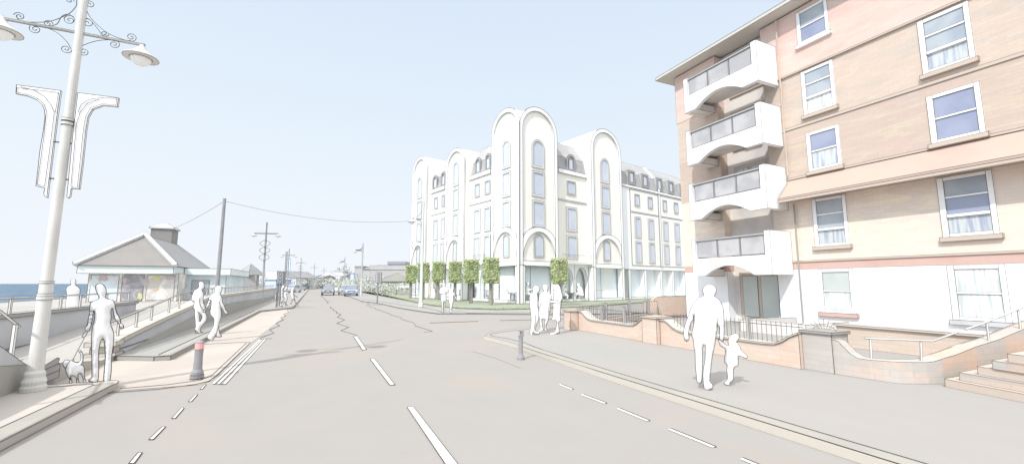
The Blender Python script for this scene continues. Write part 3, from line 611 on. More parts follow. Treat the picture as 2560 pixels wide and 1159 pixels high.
for L in ([(95,90),(115,120),(200,130),(300,122),(400,80),(443,35)],[(443,35),(445,0)],[(290,152),(330,140),(360,95),(400,85),(430,110),(425,130)],[(200,155),(250,155),(330,190),(385,240),(412,285)],[(492,40),(530,110),(620,190),(720,232),(760,235)],[(484,130),(490,110),(520,115),(560,160),(590,200),(612,205)],[(462,290),(480,265),(560,238),(640,232),(668,240)],[(443,0),(440,-30)],[(495,15),(492,40)]):
    mb=MB(); curve(mb,[C1(*p) for p in L],.012); mb.build('scroll',INK,lamp,org=B)
for x,y,r,a,t,sg in ((112,96,18,170,1.6,-1),(278,138,16,0,1.5,1),(205,170,20,150,1.6,1),(404,118,22,60,1.6,1),(383,284,20,0,1.5,-1),(520,27,20,220,1.6,-1),(508,135,22,180,1.5,-1),(606,196,15,0,1.4,-1),(760,216,21,-90,1.6,1),(662,258,20,70,1.6,-1),(486,300,20,160,1.6,1),(404,4,14,0,1.4,1)):
    mb=MB(); spiral(mb,C1(x,y),r/2.318*.0088,R(a),t,wd=.012,sgn=sg); mb.build('scroll',INK,lamp,org=B)

def brk(L,inner,name='banner_bracket'):
    mb=MB(); P=[C1(*p) for p in L]; mb.prism([p+Vector((0,-.02,0)) for p in P],(0,.04,0))
    for I in inner: mb.line([C1(*p)+Vector((0,-.03,0)) for p in I],.008)
    mb.build(name,WHITE,lamp,ink=.01,org=B,ang=35)
brk([(100,495),(355,528),(330,700),(290,1020),(275,1145),(262,1135),(258,1120),(265,1090),(213,1078),(235,880),(258,740),(265,680),(262,640),(250,610),(215,580),(160,557),(97,545)],[[(105,512),(345,540),(326,655)],[(125,507),(200,525),(260,560),(300,610),(320,655),(300,820),(265,1078),(222,1072)],[(105,512),(103,540),(160,548),(220,572),(260,605),(275,650),(262,780),(222,1072)]])
brk([(455,540),(690,570),(683,620),(600,612),(540,635),(513,680),(500,760),(480,950),(462,1095),(415,1092),(408,1138),(398,1148),(391,1140),(396,1090),(425,790)],[[(455,655),(475,610),(520,580),(590,570),(680,574),(676,612),(600,605),(530,628),(500,680),(485,780),(453,1088),(416,1084),(448,720),(470,655),(510,605),(580,580)]])
mb=MB(); mb.tube([C1(300,820),C1(432,833)],.012); mb.tube([C1(272,1032),C1(415,1042)],.012); mb.build('bracket_tie',INK,lamp,org=B)

def twin_proto(rings):
    t=thing('street_lamp','x','street lamp')
    mb=MB(); mb.lathe([(.09,0),(.085,2.4),(.07,2.6),(.06,5.8),(.045,7.05)],n=10); mb.build('pole',POLEC,t,ink=.022,inkmat=INK,ang=31)
    mb=MB(); mb.tube([(-1,0,6.05),(1,0,6.05)],.05,n=4); mb.build('arm',MID,t,ink=.025,ang=31)
    lamp_head(t,(-1,0,6.05),.6,.03); lamp_head(t,(1,0,6.05),.6,.03)
    if rings:
        for sg in (1,-1): mb=MB(); mb.line([(sg*.42*math.sin(math.pi*3*i/36),-.12,3.6+1.85*i/36) for i in range(37)],.045); mb.build('lamp_ring',INK,t)
    return t
TL=[(657,37.8,1,'cream twin-armed street lamp with wavy ring ornament rising behind the grey sea-front wall'),(718,66,0,'twin-armed street lamp beside the pale blue banner, behind the three walkers'),(749.5,90,1,'distant twin-armed lamp with ring ornament above the row of parked cars at left'),(784,117,0,'distant plain twin-armed lamp in front of the pink-walled house'),(808.5,146,0,'farthest twin-armed lamp in front of the white houses')]
pr=[twin_proto(0),twin_proto(1)]; usedp=[0,0]
for px,D,rg,lab in TL:
    o=pr[rg] if not usedp[rg] else copy_tree(pr[rg]); usedp[rg]=1
    o.location=AT(px,D,.1 if D<40 else 0); o.rotation_euler.z=-.25; o['label']=lab; o['group']='twin street lamps along the sea front'
def single_proto():
    t=thing('street_lamp','x','street lamp')
    mb=MB(); mb.lathe([(.14,0),(.13,2.2),(.09,2.4),(.07,7.05)],n=8); mb.build('pole',RAIL,t,ink=.025,ang=31)
    mb=MB(); mb.tube([(0,0,6.5),(-.3,0,6.2),(-.95,0,6.12)],.05,n=4); mb.tube([(0,0,6.05),(-.95,0,6.1)],.03,n=4); mb.build('arm',MID,t,ink=.04,ang=31)
    lamp_head(t,(-.95,0,6.1),.62,.045); return t
sp_=single_proto()
for i,(px,D,lab) in enumerate(((903.5,57,'grey single-armed street lamp beside the blue car on the right of the road'),(859.5,87,'distant single-armed street lamp behind the parked cars'),(864,115,'small far single-armed lamp just right of a taller one'),(872,143,'very small far lamp on the right of the road end'),(877,170,'farthest single-armed lamp beside the pale blue panel'))):
    o=sp_ if i==0 else copy_tree(sp_); o.location=AT(px,D,.0); o.rotation_euler.z=-.25; o['label']=lab; o['group']='single street lamps on the right of the road'
# lamp in front of the hotel
HLp=G(1052,767,.05)
t=thing('street_lamp','slender white lamp post with a single lantern and iron scroll before the hotel','street lamp',HLp)
mb=MB(); mb.lathe([(.17,0),(.17,.25),(.12,.3),(.1,4),(.085,7.55)],HLp,10); mb.build('pole',WHITE,t,ink=.02,org=HLp,ang=31)
mb=MB(); A_=HLp+RT*-.8+Vector((0,0,6.3)); mb.box(0,0,0,0,0,0); mb.line([HLp+Vector((0,0,6.25)),A_],.05); mb.line([HLp+Vector((0,0,7.0)),HLp+RT*-.3+Vector((0,0,6.5)),A_],.03); mb.line([HLp+Vector((0,0,5.9)),HLp+RT*-.2+Vector((0,0,6.15)),HLp+RT*-.5+Vector((0,0,6.25))],.03)
spiral(mb,HLp+RT*-.3+Vector((0,0,6.05)),.12,0,1.4,RT,.025); spiral(mb,HLp+RT*-.12+Vector((0,0,5.75)),.12,0,1.4,RT,.025)
spiral(mb,HLp+RT*-.44+Vector((0,0,4.3)),.42,R(35),1.7,RT,.035,sgn=1,r1=.1,n=34); mb.line([HLp+Vector((0,0,4.35)),HLp+RT*-.1+Vector((0,0,4.6))],.03)
mb.build('scrollwork',INK,t,org=HLp); lamp_head(t,A_,.7,.025,HLp)
# telegraph pole and its wires
TP=AT(544,36,.1); tpt=PY(565,497,TP.y); ln=math.tan(0)
t=thing('telegraph_pole','dark grey telegraph pole standing behind the sea-front railing','pole',TP)
mb=MB(); mb.tube([TP,Vector((TP.x+.0,TP.y,tpt.z))],.17,r2=.12,n=8); mb.build('post',DARK,t,ink=.03,org=TP,ang=60)
top_=Vector((TP.x,TP.y,tpt.z-.2))
def wire(a,b,sag,lab,wd):
    mb=MB(); pts=[a.lerp(b,i/14)-Vector((0,0,sag*4*(i/14)*(1-i/14))) for i in range(15)]; mb.tube(pts,wd,n=3,cap=False); tag(mb.build('overhead_wire',INKL),lab,'wire')
# ================================================================== CAFE
CF=thing('cafe','seaside cafe with grey hipped roof, pale fascia and square roof turret','cafe',(0,0,0))
zc=.2; pa=G(215,756,zc); pb=G(441,752,zc); YC=(pa.y+pb.y)/2; xa,xb=PY(215,750,YC).x,PY(441,750,YC).x; YE=YC-.7
CF.location=CO=Vector(((xa+xb)/2,YC,zc))
fx0,fx1=PY(193,670,YE).x,PY(434,670,YE).x; fz1,fz0=PY(300,664,YE).z,PY(300,683,YE).z
yb2=PX(531,672,fx1).y
def cp(mb,n,m,par=None,ink=.04,**k): return mb.build(n,m,par or CF,ink=ink,org=CO,**k)
mb=MB(); mb.box(xa,xb,YC,yb2-.6,zc,fz0+.05); cp(mb,'wall',CAFEW)
mb=MB(); mb.box(fx0,fx1,YE,yb2,fz0,fz1); cp(mb,'fascia',FASC)
rx=(fx0+fx1)/2; hw=(fx1-fx0)/2; ya_=YE+hw*.95; apz=PY(362,588,ya_).z; rx=PY(362,588,ya_).x; yr=yb2-hw*.7; 
mb=MB(); rv=[(fx0-.15,YE-.15,fz1+.01),(fx1+.15,YE-.15,fz1+.01),(fx1+.15,yb2+.1,fz1+.01),(fx0-.15,yb2+.1,fz1+.01),(rx,ya_,apz),(rx,yr,apz)]
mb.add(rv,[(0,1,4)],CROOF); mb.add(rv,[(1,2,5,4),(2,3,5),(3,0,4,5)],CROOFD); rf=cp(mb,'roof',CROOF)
mb=MB()
for a in (0,1): A,Bv=Vector(rv[a])+Vector((0,0,.06)),Vector(rv[4])+Vector((0,0,.1)); mb.tube([A,Bv],.22,n=4)
cp(mb,'hip_tile',HW,rf,ink=.03)
kx_=PY(408,600,yr).x; kz=PY(408,575,yr).z; hk=.95; yk=yr-1.5
kx_=PY(404,600,yk).x
mb=MB(); mb.box(kx_-hk,kx_+hk*.9,yk,yk+2,apz-2.1,kz); tu=cp(mb,'turret',CROOF,rf,ink=.04)
mb=MB(); a=[(kx_-hk-.15,yk-.15,kz),(kx_+hk+.05,yk-.15,kz),(kx_+hk+.05,yk+2.15,kz),(kx_-hk-.15,yk+2.15,kz)]; mb.add(a+[(x,y,z+.15) for x,y,z in a]+[(kx_,yk+1,kz+.75)],[(3,2,1,0),(0,1,5,4),(1,2,6,5),(2,3,7,6),(3,0,4,7),(4,5,8),(5,6,8),(6,7,8),(7,4,8)]); cp(mb,'turret_roof',HW,rf,ink=.04)
fpx=lambda x,y:PY(x,y,YC-.02)
def fpanel(x0,x1,y0,y1,m,n,off=.02,pts=None):
    mb=MB(); A,Bb=fpx(x0,y1),fpx(x1,y0); mb.box(A.x,Bb.x,YC-off,YC-off+.015,max(A.z,zc),Bb.z); cp(mb,n,m,ink=.035)
fpanel(300,361,687,752,CAFED,'doorway'); fpanel(221,298,688,753,BLW,'shop_window',.018); fpanel(363,438,688,750,CAFEW,'poster_panel',.018)
def blob(cx,cy,rx_,ry_,m,seed):
    rr=random.Random(seed); mb=MB(); pts=[]
    for i in range(14):
        a=2*math.pi*i/14; k=rr.uniform(.6,1.15); p=fpx(cx+rx_*k*math.cos(a),cy+ry_*k*math.sin(a)); pts.append((p.x,YC-.05,p.z))
    mb.poly(pts[::-1] if True else pts); cp(mb,'window_poster',m,ink=None)
blob(392,695,13,8,YEL,1); blob(425,693,13,6,PNK,2); blob(388,722,12,4,ORG,3); blob(240,705,14,14,HW,4); blob(282,700,10,14,HW,5); blob(258,695,12,10,PNK,6); blob(312,700,8,10,PNK,7); blob(350,740,7,11,YEL,8); blob(365,705,9,14,PNK,9)
# flat-roofed wing of the cafe
YW=YE+3.2; wx0,wx1=PY(434,680,YW).x+.3,PY(577,680,YW).x; wz1,wz0=PY(500,670.5,YW).z,PY(500,687,YW).z; yw2=PX(623,679,wx1).y
t=thing('cafe_extension','long pale flat-roofed extension joined to the right side of the cafe','extension',((wx0+wx1)/2,YW,zc)); TO=t.location.copy()
mb=MB(); mb.box(fx1+.02,wx1-.4,YW+.5,yw2-.4,zc,wz0+.02); mb.build('wall',BLW,t,ink=.045,org=TO)
mb=MB(); mb.box(fx1+.03,wx1,YW,yw2,wz0,wz1); mb.build('fascia',FASC,t,ink=.045,org=TO)
mb=MB(); mb.box(PY(476,710,YW).x,PY(520,710,YW).x,YW+.46,YW+.49,PY(476,735,YW).z,PY(476,700,YW).z); mb.build('window',GG,t,ink=.03,org=TO)
# little pyramid kiosk
kp=AT(624,58,.2); t=thing('kiosk','small kiosk with grey pyramid roof beyond the cafe extension','kiosk',kp); s_=1.15
mb=MB(); mb.box(kp.x-s_*.8,kp.x+s_*.8,kp.y-s_,kp.y+s_,.2,2.85); mb.build('wall',SLATED,t,ink=.05,org=kp)
mb=MB(); mb.lathe([(1.75,2.8),(.9,3.6),(.04,4.3)],(kp.x,kp.y,0),4); mb.build('roof',DARK if 0 else CROOFD,t,ink=.05,org=kp)
ct=fpx(433,575); wire(top_,Vector((kx_+hk,yk,kz+.1)),.15,'thin wire running down from the telegraph pole to the cafe turret',.022)
wire(top_,HC+DL*16.8-DR*.1+Vector((0,0,8.8)),.9,'long thin wire crossing the road from telegraph pole to hotel',.022)
# ================================================================== GARDEN WALLS, RAILINGS, STEPS (right)
def GW(y,z): v=S(0,y,z); return (v.y,v.z)
xg=8.92*.941
def gwall(lab,ya,yb,m,dipa=True,dipb=True):
    """wall between pillars; y decreasing towards the viewer. measured on X=8.92"""
    t=thing('garden_wall',lab,'wall',(xg,(ya+yb)/2*.941,.1),group='low brick garden walls with railings'); og=t.location.copy()
    d=ya-yb; L=[(ya,.66)]
    L+= [(ya-.18,.655),(ya-.3,.6),(ya-.45,.5),(ya-.62,.43),(ya-.85,.40)]
    L+= [(yb+.75,.40),(yb+.5,.42),(yb+.32,.5),(yb+.18,.6),(yb+.05,.66),(yb,.68)]
    P=[GW(*p) for p in L]
    mb=MB(); yzprism(mb,[GW(ya,0)]+P+[GW(yb,0)],xg,xg+.3); mb.build('wall_panel',m,t,ink=.011,org=og,ang=50)
    mb=MB(); up=[(a,b+.035) for a,b in P]; yzprism(mb,[(a,b+.003) for a,b in P]+up[::-1],xg-.03,xg+.33); mb.build('coping',COPE,t,ink=.011,org=og,ang=50)
    mb=MB(); mb.box(0,0,0,0,0,0); n=int(d*.941/.115)
    x=xg+.16
    def top(y):
        for (a,b),(c,e_) in zip(P,P[1:]):
            if c<=y<=a: return b+(e_-b)*(a-y)/(a-c+1e-9)
        return P[0][1]
    for i in range(1,n):
        y=(ya-.25)*.941-(d*.941-.35)*i/n; b=top(y)+.03
        if b<.86: mb.line([(x,y,b),(x+.0,y,.93)],.011)
    mb.line([(x,ya*.941,.86),(x,yb*.941,.86)],.02); mb.build('railing',INK,t,org=og)
    for k in (.34,.68) if d>3.2 else (.5,):
        mb=MB(); y=(ya-d*k)*.941; mb.box(x-.03,x+.03,y-.03,y+.03,top(y),1.0); mb.build('rail_post',MID,t,ink=.01,org=og)
    return t
gwall('low peach garden wall with dipped top and railing between the far and middle pillars',13.4,9.92,GARDEN)
gwall('low peach garden wall with dipped top and railing behind the man and child',9.3,5.5,GARDEN)
def pillar(lab,ya,yb,x0,m,spikes=False,zt=.76):
    a,b=S(0,ya,0).y,S(0,yb,0).y; x0=x0*.941; t=thing('gate_pillar',lab,'pillar',(x0+.25,(a+b)/2,.1),group='square brick garden pillars'); og=t.location.copy()
    zt=GW(0,zt)[1]
    mb=MB(); mb.box(x0,x0+.5,b,a,.1,zt-.05); mb.build('shaft',m,t,ink=.012,org=og)
    mb=MB(); mb.box(x0-.03,x0+.54,b-.03,a+.03,zt-.045,zt); mb.build('cap',STONE if m is GARDEN else PAVR,t,ink=.012,org=og)
    if spikes:
        mb=MB(); mb.box(0,0,0,0,0,0); c=Vector((x0+.27,(a+b)/2,zt))
        ax=Vector((RT.x,RT.y,0))
        P=[c+Vector((0,1,0))*(.2*math.cos(R(180*i/12)))+Vector((0,0,.09*math.sin(R(180*i/12)))) for i in range(13)]
        mb.line(P,.011)
        for i in range(7):
            an=R(20+140*i/6); mb.line([c+Vector((0,.10*math.cos(an),.03)),c+Vector((0,.25*math.cos(an),.05+.16*math.sin(an)))],.009)
        mb.build('spikes',INK,t,org=og)
pillar('farthest square peach brick pillar at the pavement corner',13.9,13.45,8.6,GARDEN,zt=.72)
pillar('middle peach brick pillar with a fan of iron spikes on its cap',9.9,9.32,8.8,GARDEN,True)
pillar('nearest grey brick pillar topped by a fan of iron spikes',5.5,4.95,9.02,GARDEN2,True,zt=.77)
# curved wall running to the steps
t=thing('garden_wall','grey and orange brick wall sweeping down then up beside the steps','wall',(8.5,4,.1)); og=t.location.copy()
bl=[S(9.1,4.93,0),S(9.09,4.5,0),S(9.1,4.2,0),S(9.2,3.95,0),S(9.42,3.8,0),S(9.75,3.70,0)]
tops=[.66,.42,.40,.43,.55,.78]
xw_=9.2*.941
prof=[q2 for q2 in []]
def QX(px,py,X): p=PX(px,py,X); return (p.y,p.z)
fx=lambda x,y:(1960+x/2.766,740+y/2.766)
tp=[(350,300),(395,312),(430,350),(470,395),(520,428),(600,440),(780,455),(950,458),(1040,458),(1110,435),(1200,400),(1330,350),(1500,300),(1700,222),(1900,150)]
bt=[(350,536),(500,560),(650,585),(800,603),(950,608),(1110,603)]
# plan curve: along the pavement, then bending away to the steps
plan=lambda px_: None
vsA=[]
basep=[]
for x in (350,420,500,600,700,800,900,1000,1110):
    yb_=[b for b in bt]; 
    for (x0,y0),(x1,y1) in zip(bt,bt[1:]):
        if x0<=x<=x1: yy=y0+(y1-y0)*(x-x0)/(x1-x0)
    basep.append((x,G(*fx(x,yy),.1)))
dirn=(basep[-1][1]-basep[-3][1]).normalized()
def base_at(x):
    if x<=1110:
        for (x0,a),(x1,b) in zip(basep,basep[1:]):
            if x0<=x<=x1: return a.lerp(b,(x-x0)/(x1-x0))
    # beyond: straight line toward the house, intersect the view ray
    a=basep[-1][1]; d=Vector((1,-.12,0)).normalized(); r=ray(*fx(x,400)); n=Vector((-d.y,d.x))
    k=(a.x*n.x+a.y*n.y)/(r.x*n.x+r.y*n.y); return Vector((r.x*k,r.y*k,.1))
cols=[]
for x in (350,395,430,470,520,600,700,800,900,1000,1060,1110,1200,1330,1500,1700,1900):
    for (x0,y0),(x1,y1) in zip(tp,tp[1:]):
        if x0<=x<=x1: yy=y0+(y1-y0)*(x-x0)/(x1-x0)
    b=base_at(x); r=ray(*fx(x,yy)); k=math.hypot(b.x,b.y)/math.hypot(r.x,r.y); cols.append((b,Vector((b.x,b.y,H+r.z*k))))
mb=MB(); vs=[];fs=[]
for i,(b,tt) in enumerate(cols):
    a=cols[max(i-1,0)][0]; c=cols[min(i+1,len(cols)-1)][0]; d=(c-a).normalized(); n=Vector((-d.y,d.x,0))*.26
    if n.y<0 and n.x<0: n=-n
    if n.dot(Vector((b.x,b.y,0)))<0: n=-n
    vs+=[b,tt,tt+n,b+n]
for i in range(len(cols)-1): a=4*i; fs+=[(a,a+4,a+5,a+1),(a+1,a+5,a+6,a+2),(a+2,a+6,a+7,a+3)]
fs+=[(0,1,2,3)]
mb.add(vs,fs); mb.build('wall_panel',GARDEN2,t,ink=.009,org=og,ang=50)
# steps
t=thing('steps','five brick entrance steps with pale worn edges at the right edge of the pavement','steps',(9,2.6,.1)); og=t.location.copy()
for i,qx in enumerate([(1110,570),(1210,525),(1335,483),(1438,443),(1543,395)]):
    p=G(*fx(*qx),.1+.12*(i+1)); z0=.1+.12*i; mb=MB()
    mb.prism([(p.x,p.y,z0),(p.x-.3,p.y-1.1,z0),(p.x-.42,p.y-2.2,z0),(13,p.y-2.2,z0),(13,p.y,z0)],(0,0,.118)); mb.build('step',GARDEN2 if i%2 else STONE,t,ink=.008,org=og)
# tubular handrails above the curved wall
t=thing('handrail','grey tubular handrail following the curved brick wall by the steps','handrail',(8.6,4.2,.4)); og=t.location.copy()
def onr(x,y,k=1.02): 
    b=base_at(min(x,1900)); r=ray(*fx(x,y)); kk=math.hypot(b.x,b.y)/math.hypot(r.x,r.y)*k; return Vector((r.x*kk,r.y*kk,H+r.z*kk))
mb=MB(); mb.tube([onr(560,290),onr(1030,308),onr(1192,250)],.016,n=6); mb.build('rail',RAIL,t,ink=.006,org=og,ang=55)
for x,y0,y1 in ((597,298,436),(945,316,452)): mb=MB(); mb.tube([onr(x,y0),onr(x+6,y1)],.015,n=4); mb.build('post',RAIL,t,ink=.006,org=og)
t=thing('handrail','grey tubular handrail climbing beside the steps at the right edge','handrail',(9.2,3.4,.6)); og=t.location.copy()
mb=MB(); mb.tube([onr(1255,230),onr(1400,178),onr(1660,72),onr(1800,10)],.016,n=6); mb.build('rail',RAIL,t,ink=.006,org=og,ang=55)
for x,y0,y1 in ((1400,180,330),(1618,98,252)): mb=MB(); mb.tube([onr(x,y0),onr(x+20,y1)],.016,n=4); mb.build('post',RAIL,t,ink=.006,org=og)
# yard wall by the ground floor door and the yellow wall behind
t=thing('planter_wall','low grey rendered wall under the lowest balcony before the glass doors','wall',(13.2,10,.1)); og=t.location.copy()
bx=lambda x,y,X:PX(1680+x/2.4146,380+y/2.4146,X)
a=bx(445,1010,13.2); b=bx(760,988,13.2); z1=a.z
mb=MB(); mb.box(13.2,13.4,b.y,a.y,.1,z1); mb.box(13.2,15.9,a.y,a.y+.2,.1,z1-.02); mb.box(13.2,15.4,b.y-.2,b.y-.003,.1,z1-.01); mb.build('wall_panel',REC,t,ink=.014,org=og)
t=thing('yard_wall','low yellowish brick wall inside the yard below the white plaster wall','wall',(12.5,4,.1)); og=t.location.copy()
mb=MB(); mb.box(12.3,12.5,-2,6.6,.1,.62); mb.build('wall_panel',BR2,t,ink=.012,org=og)
mb=MB(); mb.box(12.25,12.55,-2,6.65,.625,.67); mb.build('coping',COPE,t,ink=.012,org=og)
# back fence of the garden, hotel side
fa=S(8.75,13.75,0); fb=Vector((15.6,14.9,.1))
fa=PX(1430,800,fa.x+.25); fa=Vector((8.3,13.1,.1)); 
t=thing('iron_fence','long iron railing of thin bars closing the garden on the hotel side','fence',(12,14,.1)); og=t.location.copy()
mb=MB(); mb.box(0,0,0,0,0,0); A=Vector((8.55,13.0,.0)); Bq=Vector((14.9,16.2,.0)); n=64
zA=lambda t_: .72-.14*t_
for i in range(n+1): t_=i/n; p=A.lerp(Bq,t_); mb.line([p+Vector((0,0,.28)),p+Vector((0,0,.86))],.012)
mb.line([A+Vector((0,0,.8)),Bq+Vector((0,0,.8))],.022); mb.line([A+Vector((0,0,.33)),Bq+Vector((0,0,.33))],.022); mb.build('railing',INK,t,org=og)
mb=MB(); dd=(Bq-A).normalized(); nn=Vector((-dd.y,dd.x,0))*.12; mb.prism([A-nn+Vector((0,0,.1)),Bq-nn+Vector((0,0,.1)),Bq+nn+Vector((0,0,.1)),A+nn+Vector((0,0,.1))],(0,0,.17)); mb.build('kerb_base',GARDEN2,t,ink=.015,org=og)
for k in (.33,.66,.97): p=A.lerp(Bq,k); mb=MB(); mb.box(p.x-.05,p.x+.05,p.y-.05,p.y+.05,.1,.92); mb.build('post',MID,t,ink=.014,org=og)
t=thing('garden_wall','short peach brick wall with curled end at the corner of the brick building','wall',(15.2,16.6,.1)); og=t.location.copy()
mb=MB(); mb.box(14.8,15.3,16.1,16.5,.1,.85); mb.prism([(15.3,16.3,.1),(15.3,16.3,.95),(15.6,16.3,1.05),(18.5,16.3,1.05),(18.5,16.3,.1)],(0,.25,0)); mb.build('wall_panel',GARDEN,t,ink=.018,org=og)
# ================================================================== BOLLARDS AND SIGNALS
b=G(492,944,.02); t=thing('bollard','dark grey tapered bollard with a red band on the peach crossing','bollard',b)
sc=(944-856)/FH*((b-CAM).dot(FW)); h=sc*1.0
mb=MB(); r0=.085; prf=[(r0*1.25,0),(r0*1.25,h*.09),(r0*1.12,h*.1),(r0*1.1,h*.17),(r0*.85,h*.24),(r0*.75,h*.55),(r0*.8,h*.78)]
mb.lathe(prf,b,14); mb.build('post',DARK,t,ink=.008,org=b,ang=30)
mb=MB(); mb.lathe([(r0*.81,h*.782),(r0*.83,h*.95)],b,14); mb.build('red_band',BOLR,t,ink=.006,org=b,ang=60)
mb=MB(); mb.lathe([(r0*.82,h*.952),(r0*.7,h*.985),(r0*.3,h*1.0)],b,14); mb.build('cap',MID,t,ink=.005,org=b,ang=40)
b=G(1302,898,.0); h=(898-828)/FH*((b-CAM).dot(FW)); t=thing('bollard','grey bollard with notched top beside the kerb on the right of the road','bollard',b)
mb=MB(); mb.lathe([(.085,0),(.085,.04),(.06,.1),(.05,.14),(.05,h*.8)],b,12); mb.build('post',DARK,t,org=b); mb=MB(); mb.box(b.x-.055,b.x+.055,b.y-.05,b.y+.05,h*.8,h*.83); mb.box(b.x+.0,b.x+.055,b.y-.05,b.y+.05,h*.831,h*.97); mb.box(b.x-.055,b.x+.055,b.y-.05,b.y+.05,h*.972,h); mb.build('cap',DARK,t,org=b)
def signal(px,py,lab,two):
    b=G(px,py,.1); k=1/FH*((b-CAM).dot(FW)); zt=lambda y:H+(HZ-y)*k
    t=thing('traffic_light',lab,'traffic light',b,group='traffic signals at the crossing'); w=.0
    at=lambda x,y,o=0: b+RT*((x-px)*k)+FW*o+Vector((0,0,zt(y)-.1))
    y0,y1=(679,709) if two else (680,706.5); xa_,xb_=(691,705.5) if two else (939.5,951)
    def bx_(mb,x0,x1,ya,yb,o0,o1): mb.prism([at(x0,yb,o0),at(x1,yb,o0),at(x1,ya,o0),at(x0,ya,o0)],FW*(o1-o0))
    mb=MB(); mb.tube([b,at(px,y1)],.05*(1 if two else 1.1),n=6); mb.build('post',MID,t,ink=.022,org=b)
    if two:
        mb=MB(); mb.tube([at(697.5,762),at(698,709)],.05,n=6); mb.build('post',MID,t,ink=.022,org=b)
        mb=MB(); bx_(mb,687,691,733,747,-.1,.1); mb.build('push_button_box',MID,t,ink=.02,org=b)
    mb=MB(); bx_(mb,xa_-1.5,xb_,y0,y1,-.12,.14); hd=mb.build('signal_head',MID if not two else DARK,t,ink=.025,org=b)
    for i in range(3):
        yy=y0+(y1-y0)*(.2+.3*i); c=at((xa_+xb_)/2,yy,-.13); mb=MB(); mb.line([c+RT*(.1*math.cos(a*.524))+Vector((0,0,.1*math.sin(a*.524))) for a in range(13)],.03); mb.tube([c,c+FW*.01],.09,n=10); mb.build('lens',LENS,hd,org=b)
signal(691,768,'grey double-post traffic light with three round lenses beside the three walkers',True)
signal(943,756,'pale single-post traffic light at the corner before the hotel',False)
# blue banner between the two poles
p=AT(712,70,0); t=thing('banner','tall narrow pale blue banner on a pole in the distance','banner',p); k=70/FH
mb=MB(); mb.box(p.x-.12,p.x+.12,p.y-.1,p.y+.1,.0,H+79*k); mb.build('pole',MID,t,ink=.05,org=p); mb=MB(); mb.prism([p+RT*.15+Vector((0,0,H+30*k)),p+RT*.7+Vector((0,0,H+30*k)),p+RT*.7+Vector((0,0,H+62*k)),p+RT*.15+Vector((0,0,H+62*k))],FW*.05); mb.build('cloth',LTBLUE,t,ink=.04,org=p)
# ================================================================== CARS
def make_car(body,lab):
    t=thing('parked_car',lab,'car'); I=.035
    mb=MB(); side=[(-2.0,.32),(-2.08,.55),(-2.0,.74),(-1.1,.9),(1.65,.92),(2.0,.84),(2.06,.55),(2.0,.32)]
    w0,w1=.86,.8; n=len(side); vs=[]
    for s_,ww in ((-1,w0),(1,w0)): vs+=[(s_*(ww if z<.7 else ww-.06),y,z) for y,z in side]
    mb.add(vs,[tuple(range(n-1,-1,-1)),tuple(range(n,2*n))]+[(i,(i+1)%n,n+(i+1)%n,n+i) for i in range(n)]); mb.build('body',body,t,ink=I,ang=35)
    mb=MB(); mb.add([(-.74,-1.15,.9),(.74,-1.15,.9),(.74,1.75,.9),(-.74,1.75,.9),(-.58,-.42,1.4),(.58,-.42,1.4),(.58,1.2,1.42),(-.58,1.2,1.42)],[(0,1,5,4),(1,2,6,5),(2,3,7,6),(3,0,4,7)]); mb.build('windows',CGL,t,ink=I)
    mb=MB(); mb.add([(-.59,-.44,1.4),(.59,-.44,1.4),(.59,1.22,1.42),(-.59,1.22,1.42),(-.5,-.3,1.46),(.5,-.3,1.46),(.5,1.1,1.47),(-.5,1.1,1.47)],[(0,1,5,4),(1,2,6,5),(2,3,7,6),(3,0,4,7),(4,5,6,7)]); mb.build('roof',body,t,ink=I*.6)
    for sx in (-1,1):
        for y in (-1.3,1.3):
            mb=MB(); mb.tube([(sx*.68,y,.31),(sx*.87,y,.31)],.31,n=14); wl=mb.build('wheel',TYRE,t)
            mb=MB(); mb.tube([(sx*.868,y,.31),(sx*.88,y,.31)],.18,n=10); mb.build('rim',MID,wl)
        mb=MB(); mb.tube([(sx*.6,-2.1,.62),(sx*.6,-1.98,.64)],.13,n=10); mb.build('headlight',WHITE,t,ink=.02)
        mb=MB(); mb.box(sx*.88-.08,sx*.88+.08,-.95,-.8,.9,1.03); mb.build('wing_mirror',body,t,ink=.02)
    mb=MB(); mb.box(-.26,.26,-2.12,-2.07,.5,.62); mb.build('number_plate',PAINT,t,ink=.02)
    mb=MB(); mb.box(-.4,.4,-2.09,-2.04,.66,.74); mb.build('grille',DARK,t,ink=.02)
    return t
protos={}
cars=[(820,737,CARG,0,'dark grey car driving towards the viewer in the middle of the road'),(877,739,BLUEC,0,'light blue car parked nearest on the right of the road, front towards the viewer'),(861,736,CARO,.0,'olive grey car half hidden just left of the light blue car'),
(850,729,CARW,.35,'small white car parked third in the right-hand row'),(841,724.5,CARW,.35,'white car parked fourth in the right-hand row'),(832,720.5,CARG,.35,'grey car parked at the far end of the right-hand row'),
(731,732,CARW,-.25,'white car at the near end of the left row, behind the last walker'),(748,726.5,CARS,-.25,'stone coloured car second in the left row'),(758,723,CARG,-.25,'grey car third in the left row'),(765,721,CARO,-.25,'dull green car fourth in the left row'),(773.5,719.5,CARS,-.25,'faint stone car fifth in the left row'),(781,718.3,CARS,-.2,'faint stone car sixth in the left row'),(787.5,717.2,CARO,-.2,'last faint car at the far end of the left row')]
for px,py,m,rz,lab in cars:
    if m.name in protos: o=copy_tree(protos[m.name])
    else: o=protos[m.name]=make_car(m,lab)
    o.location=G(px,py,0); o.rotation_euler.z=rz-.05; o['label']=lab; o['group']='cars along the sea-front road'
